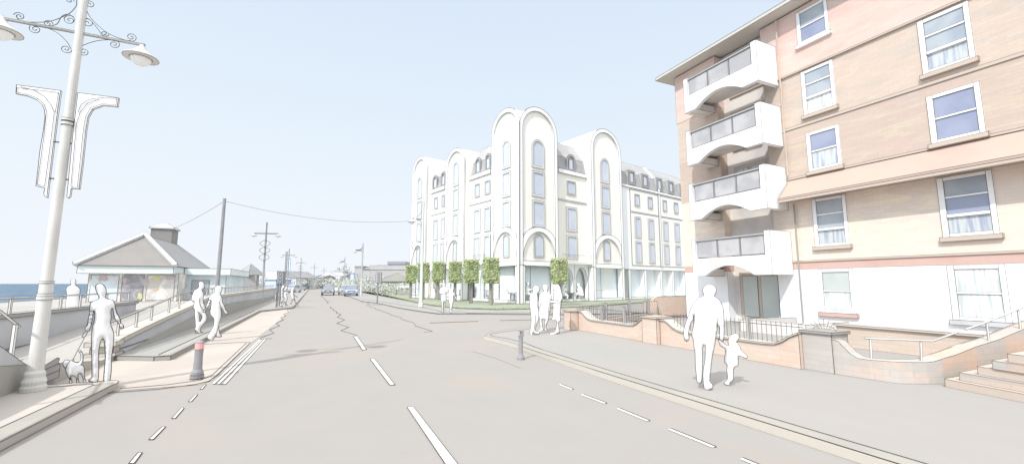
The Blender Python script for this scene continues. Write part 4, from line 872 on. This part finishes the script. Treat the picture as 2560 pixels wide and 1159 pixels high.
# ================================================================== PLEACHED TREES BEFORE THE HOTEL
def leaf_box(name,sz,n,mats,parent,ls=.13,seed=1,fill=.75):
    rr=random.Random(seed); mb=MB()
    for i in range(n):
        p=Vector([rr.uniform(-1,1) for _ in range(3)]); ax=rr.randrange(3)
        if rr.random()<fill: p[ax]=rr.choice((-1,1))*rr.uniform(.82,1.05)
        p=Vector((p.x*sz[0],p.y*sz[1],p.z*sz[2]+sz[3])); a=Vector([rr.gauss(0,1) for _ in range(3)]).normalized(); u=a.orthogonal().normalized()*ls*rr.uniform(.6,1.2); v=a.cross(u)*.7
        mb.add([p-u,p-v,p+u,p+v],[(0,1,2,3)],mats[0] if rr.random()<.62 else mats[1])
    return mb.build(name,mats[0],parent)
def make_tree():
    t=thing('pleached_tree','x','tree')
    mb=MB(); mb.lathe([(.16,0),(.14,1.9),(.09,3.2)],n=10); mb.build('trunk',TRUNK,t)
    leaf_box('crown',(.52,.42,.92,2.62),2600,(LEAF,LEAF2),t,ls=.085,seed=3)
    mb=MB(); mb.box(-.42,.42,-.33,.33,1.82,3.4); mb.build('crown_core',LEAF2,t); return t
tree0=make_tree()
TT=[(1026,745,42,'leftmost of the clipped box-headed trees before the hotel'),(1057,748.5,49,'second clipped tree, immediately right of the slender white lamp post'),(1094.5,749,53,'third clipped tree, behind the man of the strolling hotel couple'),(1137,753,54,'clipped tree just right of the strolling hotel couple'),(1177.5,758,60,'second tree left of the hotel corner'),(1227,763,66,'largest clipped tree, nearest left of the hotel corner'),(1399,764,64,'lone clipped tree right of the hotel corner, behind the three standing people')]
for i,(px,py,hh,lab) in enumerate(TT):
    o=tree0 if i==0 else copy_tree(tree0); p=G(px,py,.06); o.location=p; D=(p-CAM).dot(FW)
    ztop=H+(HZ-{0:663,1:657,2:655,3:654,4:649,5:645,6:647}[i])*D/FH; s_=(ztop-.06)/3.56; o.scale=(s_,s_,s_); o.rotation_euler.z=.1+i*.7 if 0 else -.25+.05*i
    o['label']=lab; o['group']='clipped box-headed trees before the hotel'
# ================================================================== PEOPLE (plain white figures)
def inside(p,poly):
    x,y=p; c=False; n=len(poly)
    for i in range(n):
        x0,y0=poly[i]; x1,y1=poly[(i+1)%n]
        if (y0>y)!=(y1>y) and x<(x1-x0)*(y-y0)/(y1-y0)+x0: c=not c
    return c
def smooth_poly(P,step):
    n=len(P); out=[]
    for i in range(n):
        a,b,c,d=[Vector(P[(i+k)%n]) for k in (-1,0,1,2)]; L=(c-b).length; m=max(1,int(math.ceil(L/step)))
        for k in range(m):
            t=k/m; q=.5*((2*b)+(c-a)*t+(2*a-5*b+4*c-d)*t*t+(3*b-a-3*c+d)*t**3); out.append((q.x,q.y))
    return out
def figure(name,label,cat,crop,pts,foot,z0,T=.12,soft=.04,holes=(),lines=(),ink=None,group=None,D=None,mat_=None,step=None,extra=()):
    x0,y0,k=crop; f=lambda p:(x0+p[0]/k,y0+p[1]/k)
    B=G(*foot,z0) if D is None else AT(foot[0],D,z0)
    nrm=Vector((-B.x,-B.y,0)).normalized(); rt=Vector((-nrm.y,nrm.x,0))
    def pl(p):
        r=ray(*f(p)); t=(B.x*nrm.x+B.y*nrm.y)/(r.x*nrm.x+r.y*nrm.y); q=CAM+r*t; return ((q-B).dot(rt),q.z-z0)
    P=[pl(p) for p in pts]
    h=max(p[1] for p in P)-min(p[1] for p in P); st=step or h/46
    P=smooth_poly(P,st); Hs=[smooth_poly([pl(p) for p in H_],st) for H_ in holes]
    V=[Vector(p) for p in P]; E=[(i,(i+1)%len(P)) for i in range(len(P))]
    for H_ in Hs:
        b=len(V); V+=[Vector(p) for p in H_]; E+=[(b+i,b+(i+1)%len(H_)) for i in range(len(H_))]
    nb=len(V); segs=[(V[a],V[b]) for a,b in E]
    def dd(p):
        m=9
        for a,b in segs:
            ab=b-a; t=max(0,min(1,(p-a).dot(ab)/max(1e-9,ab.length_squared))); m=min(m,(p-a-ab*t).length)
        return m
    xs=[p[0] for p in P]; zs=[p[1] for p in P]; y=min(zs)+st/2; r=0
    while y<max(zs):
        x=min(xs)+(st/2 if r%2 else 0)
        while x<max(xs):
            if inside((x,y),P) and not any(inside((x,y),H_) for H_ in Hs):
                q=Vector((x,y))
                if dd(q)>st*.45: V.append(q)
            x+=st
        y+=st*.87; r+=1
    vo,eo,fo,*_=delaunay_2d_cdt(V,E,[],0,1e-5)
    keep=[t for t in fo if inside(tuple(sum((vo[i] for i in t),Vector((0,0)))/3),P) and not any(inside(tuple(sum((vo[i] for i in t),Vector((0,0)))/3),H_) for H_ in Hs)]
    hts=[]
    for v in vo:
        d=dd(v); hts.append(0 if d<st*.3 else .8*T*math.sqrt(1-math.exp(-d/soft)))
    mb=MB(); W=lambda v,o: B+rt*v.x+Vector((0,0,v.y))+nrm*o
    n=len(vo); vs=[W(v,hts[i]) for i,v in enumerate(vo)]; idx=list(range(n))
    for i,v in enumerate(vo):
        if hts[i]>0: idx[i]=len(vs); vs.append(W(v,-hts[i]*.9))
    fs=[]
    for t in keep: fs.append(tuple(t)); fs.append(tuple(idx[i] for i in reversed(t)))
    mb.add(vs,fs)
    # make the front face towards the viewer
    a,b,c=[vs[i] for i in keep[0]]
    if (b-a).cross(c-a).dot(nrm)<0: mb.f=[tuple(reversed(q_)) for q_ in mb.f]
    w_=ink or iw(B,1.35 if dist(B)<20 else .95)
    mb.line([W(Vector(p),0) for p in P+[P[0]]],w_)
    for H_ in Hs: mb.line([W(Vector(p),0) for p in H_+[H_[0]]],w_*.9)
    for L in lines:
        q=smooth_poly([pl(p) for p in L],st)[:max(2,int(len(L)*2.2))] if False else [pl(p) for p in L]
        mb.line([W(Vector(p),T*1.02) for p in q],w_*.8)
    o=mb.build(name,mat_ or PERSON,org=B,smooth=True); o.location=B
    tag(o,label,cat,group); return o,B,nrm,rt
F1=(150,700,4.294); F2=(470,695,6.818); F3=(1310,700,7.727); F4=(1690,700,3.995); F5=(680,700,14.49); F6=(1090,690,11.59); F7=(1240,690,14.49); F8=(1390,690,14.49)
wpts=[(430,35),(400,42),(383,70),(388,110),(403,145),(418,175),(415,200),(385,215),(350,228),(328,245),(323,290),(320,350),(308,400),(290,490),(268,520),(275,540),(300,545),(315,535),(335,470),(350,400),(358,345),(364,325),(371,332),(374,370),(370,430),(355,480),(345,540),(338,620),(340,740),(343,850),(345,960),(343,1040),(330,1052),(310,1065),(312,1085),(345,1090),(400,1100),(405,1085),(410,1040),(415,940),(412,850),(415,760),(425,700),(440,650),(458,622),(470,635),(480,690),(486,780),(485,880),(475,980),(470,1060),(475,1095),(500,1112),(530,1117),(540,1108),(530,1090),(540,1050),(550,960),(552,850),(565,740),(575,650),(577,580),(565,530),(545,480),(542,440),(548,400),(546,340),(548,310),(556,300),(568,310),(578,370),(590,410),(620,450),(640,480),(640,505),(660,518),(678,518),(683,490),(672,475),(655,465),(640,410),(610,350),(595,290),(582,240),(565,212),(540,208),(500,195),(488,185),(490,150),(497,120),(490,90),(470,55),(450,40)]
fo=(250,953); o,B,nrm,rt=figure('person','white figure of a standing woman holding a dog lead, at the left kerb','person',F1,wpts,fo,.1,T=.105)
dog=[(105,865),(70,853),(45,868),(33,890),(38,915),(55,935),(62,950),(68,985),(85,1020),(100,1045),(108,1068),(100,1085),(103,1100),(125,1100),(128,1085),(118,1060),(110,1035),(115,1018),(150,1020),(170,1035),(180,1060),(180,1095),(195,1112),(208,1103),(200,1085),(192,1050),(190,1020),(200,1000),(218,993),(235,1010),(245,1040),(252,1075),(248,1090),(265,1097),(277,1085),(268,1060),(260,1020),(258,960),(255,930),(240,912),(222,905),(240,880),(248,830),(240,785),(225,760),(208,750),(203,762),(215,775),(225,800),(228,840),(215,870),(195,888),(165,883),(145,872),(125,862)]
figure('dog','small white dog with raised tail standing by the kerb on a lead','dog',F1,dog,(187,955),.1,T=.085,soft=.025,lines=[[(105,865),(80,890),(60,945)]])
def plpt(crop,p,B,nrm,off=0):
    r=ray(crop[0]+p[0]/crop[2],crop[1]+p[1]/crop[2]); Bo=B+nrm*off; t=(Bo.x*nrm.x+Bo.y*nrm.y)/(r.x*nrm.x+r.y*nrm.y); return CAM+r*t
t=MB(); t.tube([plpt(F1,p,B,nrm,.03) for p in ((275,545),(302,545),(272,600),(246,615),(238,600),(250,570),(275,545))],.008,n=5); t.tube([plpt(F1,p,B,nrm,.03) for p in ((262,612),(240,660),(215,705),(180,770),(150,830),(138,850),(108,866))],.006,n=5); t.tube([plpt(F1,p,B,nrm,.03) for p in ((146,840),(150,868))],.006,n=4)
tag(t.build('dog_lead',DARK),'dark lead running from the woman\'s hand down to the dog','dog lead')
figure('person','white figure of a man standing behind the sea wall railing, near the sea','person',(0,640,2.234),[(409,127),(397,132),(395,145),(399,158),(390,166),(378,171),(371,188),(374,215),(370,255),(369,290),(371,320),(374,360),(376,390),(400,392),(406,350),(410,330),(414,350),(416,392),(440,392),(444,350),(446,320),(445,290),(441,255),(443,215),(448,190),(440,175),(425,165),(422,155),(424,145),(421,132)],(183,810),.2,D=15.6,T=.12)
figure('person','white figure of a man walking left of his partner, holding her hand','person',F2,[(225,60),(195,68),(183,95),(190,130),(188,155),(165,180),(125,200),(98,235),(75,290),(60,340),(70,380),(105,405),(108,440),(95,480),(98,515),(115,545),(115,610),(122,680),(127,760),(130,830),(120,870),(130,890),(133,930),(165,945),(200,938),(248,935),(235,915),(210,905),(210,860),(235,810),(280,760),(310,720),(320,670),(305,610),(295,575),(288,545),(290,500),(275,450),(255,400),(258,340),(268,290),(262,250),(243,215),(245,190),(262,185),(277,155),(278,110),(262,75)],(500,832),.1,holes=[[(202,612),(235,645),(240,680),(225,710),(195,740)]],lines=[[(203,340),(200,400),(210,460),(240,515),(270,540)],[(160,560),(200,605)],[(135,880),(180,930)]],group='couple walking hand in hand')
figure('person','white figure of a woman in flared trousers, striding, right partner of the pair holding hands','person',F2,[(520,128),(480,138),(460,165),(458,200),(455,240),(430,262),(385,295),(365,325),(352,380),(330,440),(300,500),(285,535),(260,545),(255,575),(275,582),(290,572),(305,540),(345,480),(375,420),(385,375),(400,400),(398,460),(388,520),(380,570),(388,620),(420,660),(442,690),(448,740),(440,800),(415,860),(370,930),(335,985),(333,1015),(350,1040),(380,1070),(400,1085),(420,1080),(428,1035),(450,1000),(475,965),(480,985),(500,998),(560,998),(573,985),(545,950),(530,900),(522,850),(518,815),(530,760),(550,700),(562,640),(565,560),(560,500),(590,530),(615,565),(635,600),(665,608),(678,590),(670,570),(640,545),(625,490),(600,440),(583,390),(578,340),(565,300),(552,275),(560,245),(575,215),(580,175),(565,145),(545,132)],(532,850),.02,lines=[[(528,395),(545,440),(560,500)],[(515,830),(490,910),(478,965)]],group='couple walking hand in hand')
g3='three people chatting at the corner'
figure('person','white figure in trousers, leftmost of the three standing people at the corner','person',F3,[(235,105),(200,115),(175,145),(170,190),(172,235),(150,255),(125,270),(120,310),(125,370),(117,460),(125,560),(135,650),(143,750),(140,850),(125,930),(122,1010),(125,1065),(145,1080),(165,1070),(172,1020),(180,1022),(240,1030),(285,1028),(297,1010),(290,995),(240,985),(222,965),(230,890),(255,830),(278,770),(288,690),(285,600),(270,520),(270,420),(265,330),(256,270),(262,250),(290,225),(300,185),(297,150),(270,118)],(1334,836),.1,lines=[[(232,635),(215,740),(208,860),(180,1010)]],group=g3)
figure('person','white figure in a knee-length dress, middle one of the three standing people','person',F3,[(410,78),(375,88),(358,120),(362,165),(385,200),(390,220),(355,235),(320,255),(300,290),(295,330),(285,400),(280,450),(285,520),(295,570),(292,640),(300,740),(310,830),(318,910),(310,945),(260,975),(265,988),(340,985),(370,975),(375,950),(355,915),(350,840),(345,760),(405,760),(410,790),(400,860),(403,930),(400,960),(420,980),(438,980),(440,960),(430,925),(430,870),(450,810),(475,750),(480,680),(485,615),(500,610),(512,590),(512,470),(520,380),(530,340),(528,300),(505,260),(450,222),(448,205),(465,160),(462,120),(445,90)],(1362,826),.1,lines=[[(330,385),(320,470),(290,540)],[(487,450),(475,530),(480,610)]],group=g3)
figure('person','white figure in a skirt reaching out an arm, rightmost of the three standing people','person',F3,[(625,82),(580,98),(562,140),(565,180),(590,210),(580,250),(575,310),(580,360),(570,395),(505,395),(495,410),(510,432),(570,438),(560,480),(570,530),(562,620),(555,700),(540,765),(575,775),(610,772),(632,800),(635,850),(625,920),(600,985),(565,1010),(490,1028),(500,1045),(600,1045),(640,1025),(680,1015),(680,980),(670,900),(668,830),(680,795),(710,785),(700,720),(700,600),(708,500),(720,430),(742,360),(740,290),(718,210),(705,150),(680,100),(655,85)],(1385,834),.1,lines=[[(655,355),(640,395),(580,405)],[(570,438),(660,445),(705,415),(735,365)]],group=g3)
figure('person','white figure of a man seen from behind, walking with a small child','person',F4,[(335,45),(295,55),(270,85),(267,120),(278,155),(230,180),(180,225),(148,285),(125,360),(100,420),(80,500),(80,560),(90,600),(105,610),(122,600),(130,570),(125,520),(148,420),(170,395),(178,350),(182,380),(180,440),(163,510),(160,555),(170,580),(180,660),(192,740),(195,850),(205,960),(212,1015),(230,1032),(250,1022),(258,970),(262,850),(265,740),(268,670),(278,645),(290,650),(292,700),(290,800),(275,880),(270,950),(275,1040),(283,1090),(295,1110),(350,1085),(368,1060),(360,1035),(338,1010),(345,900),(362,760),(380,680),(395,590),(400,545),(411,480),(409,445),(420,450),(435,470),(437,530),(440,585),(462,615),(475,590),(480,480),(478,350),(470,280),(440,210),(410,180),(382,160),(400,125),(400,85),(375,55)],(1762,972),.1,lines=[[(405,335),(408,400),(411,450)]],T=.13,soft=.05)
figure('person','white figure of a small child holding the man\'s hand','person',F4,[(590,535),(550,548),(525,590),(522,625),(530,645),(520,655),(490,640),(455,610),(430,588),(420,592),(432,620),(445,655),(490,685),(495,720),(485,780),(488,820),(512,850),(508,900),(515,980),(480,1025),(500,1040),(522,1052),(535,1045),(540,1020),(570,995),(572,940),(575,890),(590,862),(618,850),(620,800),(622,760),(640,760),(700,780),(710,768),(700,745),(650,700),(640,670),(620,640),(603,615),(625,590),(628,560),(615,540)],(1818,962),.1,T=.085,soft=.035)
g4='three people walking by the traffic light'
figure('person','white figure leaning over a phone, leftmost of the three walkers at the traffic light','person',F5,[(395,190),(360,205),(345,250),(345,285),(300,315),(280,360),(280,440),(285,520),(310,580),(335,640),(335,720),(335,800),(320,850),(275,890),(265,920),(300,940),(385,945),(385,930),(355,900),(355,840),(385,770),(405,700),(400,620),(395,530),(395,465),(440,430),(480,400),(470,385),(420,400),(395,400),(400,330),(430,295),(465,270),(450,220),(430,195)],(702,766),.1,T=.13,step=.06,group=g4)
figure('person','white figure with bent arm, middle one of the three walkers at the traffic light','person',F5,[(505,235),(480,255),(470,310),(440,350),(435,385),(465,400),(440,440),(420,520),(440,600),(480,680),(470,740),(400,800),(395,830),(430,860),(445,800),(490,790),(490,880),(490,915),(560,915),(555,900),(520,870),(515,760),(545,740),(555,650),(540,570),(520,500),(580,480),(610,420),(600,400),(570,430),(520,440),(505,370),(540,320),(560,280),(540,245)],(715,765),.1,T=.12,step=.06,group=g4)
o,B,nrm,rt=figure('person','white figure striding with a bag at the hip, rightmost of the three walkers','person',F5,[(740,255),(705,275),(700,340),(680,410),(665,480),(680,560),(705,640),(715,720),(690,800),(660,870),(645,910),(655,950),(715,965),(710,930),(690,890),(720,820),(760,700),(800,700),(825,780),(855,870),(865,945),(950,955),(955,935),(895,910),(885,850),(850,750),(810,650),(800,560),(780,500),(785,440),(770,390),(800,330),(800,280),(770,258)],(735,766),.0,T=.12,step=.06,group=g4)
t=MB(); t.prism([plpt(F5,p,B,nrm,.1) for p in ((775,510),(930,600),(905,622),(800,548))],nrm*.05); tag(t.build('bag',COPE,ink=.025),'long pale bag held by the striding walker','bag')
g5='couple strolling before the hotel'
figure('person','white figure with hair bun and cape, left one of the pair before the hotel','person',F6,[(222,105),(200,125),(200,160),(205,190),(185,220),(183,260),(205,300),(160,335),(115,370),(100,440),(105,510),(125,530),(150,525),(150,700),(170,800),(172,900),(178,1000),(165,1030),(180,1045),(205,1045),(210,950),(215,850),(225,730),(240,730),(238,850),(228,950),(222,1040),(250,1045),(250,980),(260,880),(270,790),(295,700),(300,560),(320,480),(360,470),(368,430),(340,360),(300,325),(265,300),(275,260),(272,215),(250,190),(248,140),(240,112)],(1108,780),.05,T=.13,step=.06,lines=[[(210,325),(280,490),(125,525)],[(200,190),(250,190)]],group=g5)
figure('person','white slim figure with one arm out, right one of the pair before the hotel','person',F6,[(450,345),(415,360),(395,400),(400,460),(370,500),(365,560),(370,700),(395,800),(405,900),(420,980),(400,1020),(420,1030),(418,1070),(430,1085),(450,1070),(460,1000),(465,900),(490,800),(508,700),(512,570),(540,600),(580,660),(610,720),(625,740),(635,725),(610,670),(570,580),(535,490),(505,470),(500,400),(490,360),(470,345)],(1127,783),.05,T=.12,step=.06,group=g5)
# seated cafe guests in the hotel arcade
def chair(c,rz,lab):
    t=thing('cafe_chair',lab,'chair',c,rz,'chairs in the hotel arcade'); I=.03
    mb=MB(); mb.box(-.25,.25,-.25,.25,.44,.49); mb.build('seat',WHITE,t,ink=I); mb=MB(); mb.box(-.25,.25,.22,.27,.5,.95); mb.build('backrest',WHITE,t,ink=I)
    for sx in (-1,1):
        for sy in (-1,1): mb=MB(); mb.box(sx*.22-.025,sx*.22+.025,sy*.22-.025,sy*.22+.025,0,.44); mb.build('leg',DKFR,t,ink=None)
    return t
def ctable(c,rz,lab):
    t=thing('cafe_table',lab,'table',c,rz,'tables in the hotel arcade')
    mb=MB(); mb.box(-.55,.55,-.38,.38,.72,.77); mb.build('table_top',WHITE,t,ink=.03)
    for sx in (-1,1): mb=MB(); mb.prism([(sx*.42,-.05,.72),(sx*.5,-.05,0),(sx*.5+.06,-.05,0),(sx*.42+.06,-.05,.72)],(0,.1,0)); mb.build('leg',DKFR,t)
    return t
aR=math.atan2(DR.y,DR.x); aL=math.atan2(DL.y,DL.x)
seat=[(1125,190),(1090,205),(1078,240),(1095,290),(1110,330),(1080,390),(1050,460),(1045,540),(1010,580),(1010,640),(1060,680),(1200,690),(1210,800),(1200,880),(1270,890),(1280,800),(1275,640),(1240,600),(1190,570),(1240,530),(1325,490),(1330,430),(1220,460),(1185,370),(1215,330),(1220,270),(1200,220),(1170,200)]
def guest(crop,pts,fr,u,off,lab):
    p=fr.P(u,.12,off); D_=(p-CAM).dot(FW); r=(p-CAM).dot(RT); px=CX+r/D_*FH
    return figure('person',lab,'person',crop,pts,(px,0),.12,D=D_,T=.13,step=.07,group='guests seated in the hotel arcade')
guest(F7,seat,FRr,.95,-.38,'white seated guest nearest the hotel corner, facing right')
chair(FRr.P(.75,.12,-.4),aR+R(90),'white chair under the guest nearest the hotel corner'); ctable(FRr.P(1.9,.12,-.38),aR,'white table in front of the guest nearest the hotel corner')
s8=[(805,245),(755,265),(742,310),(750,370),(800,405),(745,485),(690,455),(650,390),(645,420),(690,500),(760,520),(790,560),(700,620),(690,840),(740,850),(770,700),(900,720),(1000,720),(1010,640),(980,500),(930,400),(870,340),(870,290),(840,250)]
guest(F8,s8,FRr,7.1,-.92,'white seated guest under the right-hand arch, leaning left over a table')
chair(FRr.P(7.75,.12,-.95),aR+R(-90),'white chair under the right-hand arch guest'); ctable(FRr.P(6.35,.12,-.9),aR,'white table shared by two guests between the two arches')
s8l=[(290,240),(240,270),(225,340),(195,430),(190,520),(210,640),(240,730),(330,730),(390,730),(380,830),(430,840),(460,720),(440,660),(380,620),(340,560),(400,520),(500,510),(500,490),(410,485),(350,460),(310,410),(350,375),(365,330),(350,260)]
guest(F8,s8l,FRr,5.35,-.92,'white seated guest leaning right over a table, partly behind the clipped tree')
chair(FRr.P(5.1,.12,-.95),aR+R(90),'white chair under the guest partly behind the clipped tree')
lt=FL.P(1.2,.12,-.38); ctable(lt,aL+R(180),'white table with open laptop left of the hotel corner pier')
t=thing('laptop','open white laptop on the table left of the hotel corner pier','laptop',FL.P(1.5,.89,-.38),aL+R(180)); mb=MB(); mb.box(-.2,.2,-.14,.14,.0,.02); mb.build('keyboard',WHITE,t,ink=.03); mb=MB(); mb.prism([(-.22,-.15,.02),(-.22,.15,.02),(-.42,.15,.4),(-.42,-.15,.4)],(-.03,0,0)); mb.build('screen',WHITE,t,ink=.035)
chair(FL.P(5.9,.12,-1.02),aL+R(90),'white chair left of the hotel corner, between the two nearest clipped trees')
chair(FL.P(9.6,.12,-.38),aL+R(90),'white chair in the second tower opening on the left facade'); 
guest((1020,560,5.52),[(370,768),(348,785),(345,830),(345,880),(370,890),(370,930),(385,932),(395,890),(425,880),(425,850),(390,845),(385,810),(388,780)],FL,14.1,-1.02,'small white seated guest far left, under the third clipped tree')
# ================================================================== FAR HOUSES, ROOFS AND TREES
def house(lab,px0,px1,ye,yt,D,wall,roof,kind='gable',depth=10,base=0,name='house',wins=0,chim=0,cat='house',zb=0.):
    k=D/FH; c=AT((px0+px1)/2,D,zb); wd=(px1-px0)*k; ze=H+(HZ-ye)*k-zb; zt=H+(HZ-yt)*k-zb; I=.55*LW*D
    t=thing(name,lab,cat,c,-YAW)
    mb=MB(); mb.box(-wd/2,wd/2,0,depth,0,ze); mb.build('wall',wall,t,ink=I,inkmat=INKL)
    o=.3; mb=MB()
    if kind=='gable': mb.prism([(-wd/2-o,-.3,ze+.01),(wd/2+o,-.3,ze+.01),(0,-.3,zt)],(0,depth+.6,0))
    elif kind=='side': mb.prism([(-wd/2-o,-.4,ze+.01),(-wd/2-o,depth+.4,ze+.01),(-wd/2-o,depth/2,zt)],(wd+2*o,0,0))
    elif kind=='hip': mb.add([(-wd/2-o,-o,ze+.01),(wd/2+o,-o,ze+.01),(wd/2+o,depth+o,ze+.01),(-wd/2-o,depth+o,ze+.01),(-wd/6,depth/2,zt),(wd/6,depth/2,zt)],[(3,2,1,0),(0,1,5,4),(1,2,5),(2,3,4,5),(3,0,4)])
    else: mb.box(-wd/2-.1,wd/2+.1,-.1,depth+.1,ze+.01,max(zt,ze+.15))
    rf=mb.build('roof',roof,t,ink=I,inkmat=INKL)
    for i in range(chim):
        x=-wd/4+wd/2*i/max(1,chim-1) if chim>1 else wd/5; mb=MB(); mb.box(x-.5,x+.5,depth/2-.5,depth/2+.5,ze,zt+1.2); mb.build('chimney',HG,rf,ink=I,inkmat=INKL)
    for i in range(wins):
        x=-wd/2+wd*(i+.5)/wins; mb=MB(); mb.box(x-wd/wins*.22,x+wd/wins*.22,-.06,-.01,ze*.35,ze*.7); wn=mb.build('window',GG,t,ink=I*.7,inkmat=INKL)
    return t
house('long low white house with a pale gable behind the blue tent roof',690,741,694,677,118,HW,HR,'gable',12,wins=3)
house('wide flat pale building at the left behind the street lamp with rings',664,690,694,677,130,HG,HW,'flat',12)
house('pale blue tent-like pyramid roof by the sea-front wall',663,690,698,688,75,LTBLUE,LTBLUE,'hip',5,name='beach_kiosk',cat='kiosk')
house('long low white hall with grey roof in the distance',745,778,694,686,150,HW,HR,'side',14,wins=3)
house('distant low pink-walled house under a long grey roof',776,803,694,686.5,152,HP,HR,'side',12,wins=2)
house('tall white house with small gable left of the road end',798,818,690,681,190,HW,HW,'hip',12,wins=2)
house('white gabled house left of the road end',816,833,690,678,200,HW,HW,'gable',14,wins=1)
house('large white house with steep grey roof and two chimneys at the road end',825,849,684,674,225,HW,HR,'side',14,chim=2,wins=3)
house('small grey house at the end of the road',847,860,690,683,210,HG,HR,'side',12,wins=2)
house('white advertising block standing at the end of the road',835,850,697,691,170,HW,HW,'flat',2,name='white_block',cat='building')
house('tall pale grey house left of the slim lamp at right',886,906,668,665,120,HG,HR,'flat',14,wins=2)
house('broad pale house with low hipped roof behind the right street lamps',905,965,672,657,115,HG,HR,'hip',18,wins=4)
house('large flat grey block directly left of the hotel',924,1016,674,663,95,HG,HG,'flat',18,wins=3)
house('dark grey flat block peeping over the roofs left of the hotel',968,1012,660,653.5,125,CARG,CARG,'flat',12,name='flat_block',cat='building')
house('near bungalow with long sloping pale roof left of the hotel',948,1036,703,682,75,HG,PROM,'gable',12,wins=2,name='bungalow',cat='bungalow')
house('low grey shed under the bungalow roof beside the verge',1000,1034,720,712,62,HG,HW,'flat',6,name='shed',cat='shed')
house('pale blue panel building at the right of the road end',875,884,684,682,160,LTBLUE,LTBLUE,'flat',4,name='blue_tower',cat='building')
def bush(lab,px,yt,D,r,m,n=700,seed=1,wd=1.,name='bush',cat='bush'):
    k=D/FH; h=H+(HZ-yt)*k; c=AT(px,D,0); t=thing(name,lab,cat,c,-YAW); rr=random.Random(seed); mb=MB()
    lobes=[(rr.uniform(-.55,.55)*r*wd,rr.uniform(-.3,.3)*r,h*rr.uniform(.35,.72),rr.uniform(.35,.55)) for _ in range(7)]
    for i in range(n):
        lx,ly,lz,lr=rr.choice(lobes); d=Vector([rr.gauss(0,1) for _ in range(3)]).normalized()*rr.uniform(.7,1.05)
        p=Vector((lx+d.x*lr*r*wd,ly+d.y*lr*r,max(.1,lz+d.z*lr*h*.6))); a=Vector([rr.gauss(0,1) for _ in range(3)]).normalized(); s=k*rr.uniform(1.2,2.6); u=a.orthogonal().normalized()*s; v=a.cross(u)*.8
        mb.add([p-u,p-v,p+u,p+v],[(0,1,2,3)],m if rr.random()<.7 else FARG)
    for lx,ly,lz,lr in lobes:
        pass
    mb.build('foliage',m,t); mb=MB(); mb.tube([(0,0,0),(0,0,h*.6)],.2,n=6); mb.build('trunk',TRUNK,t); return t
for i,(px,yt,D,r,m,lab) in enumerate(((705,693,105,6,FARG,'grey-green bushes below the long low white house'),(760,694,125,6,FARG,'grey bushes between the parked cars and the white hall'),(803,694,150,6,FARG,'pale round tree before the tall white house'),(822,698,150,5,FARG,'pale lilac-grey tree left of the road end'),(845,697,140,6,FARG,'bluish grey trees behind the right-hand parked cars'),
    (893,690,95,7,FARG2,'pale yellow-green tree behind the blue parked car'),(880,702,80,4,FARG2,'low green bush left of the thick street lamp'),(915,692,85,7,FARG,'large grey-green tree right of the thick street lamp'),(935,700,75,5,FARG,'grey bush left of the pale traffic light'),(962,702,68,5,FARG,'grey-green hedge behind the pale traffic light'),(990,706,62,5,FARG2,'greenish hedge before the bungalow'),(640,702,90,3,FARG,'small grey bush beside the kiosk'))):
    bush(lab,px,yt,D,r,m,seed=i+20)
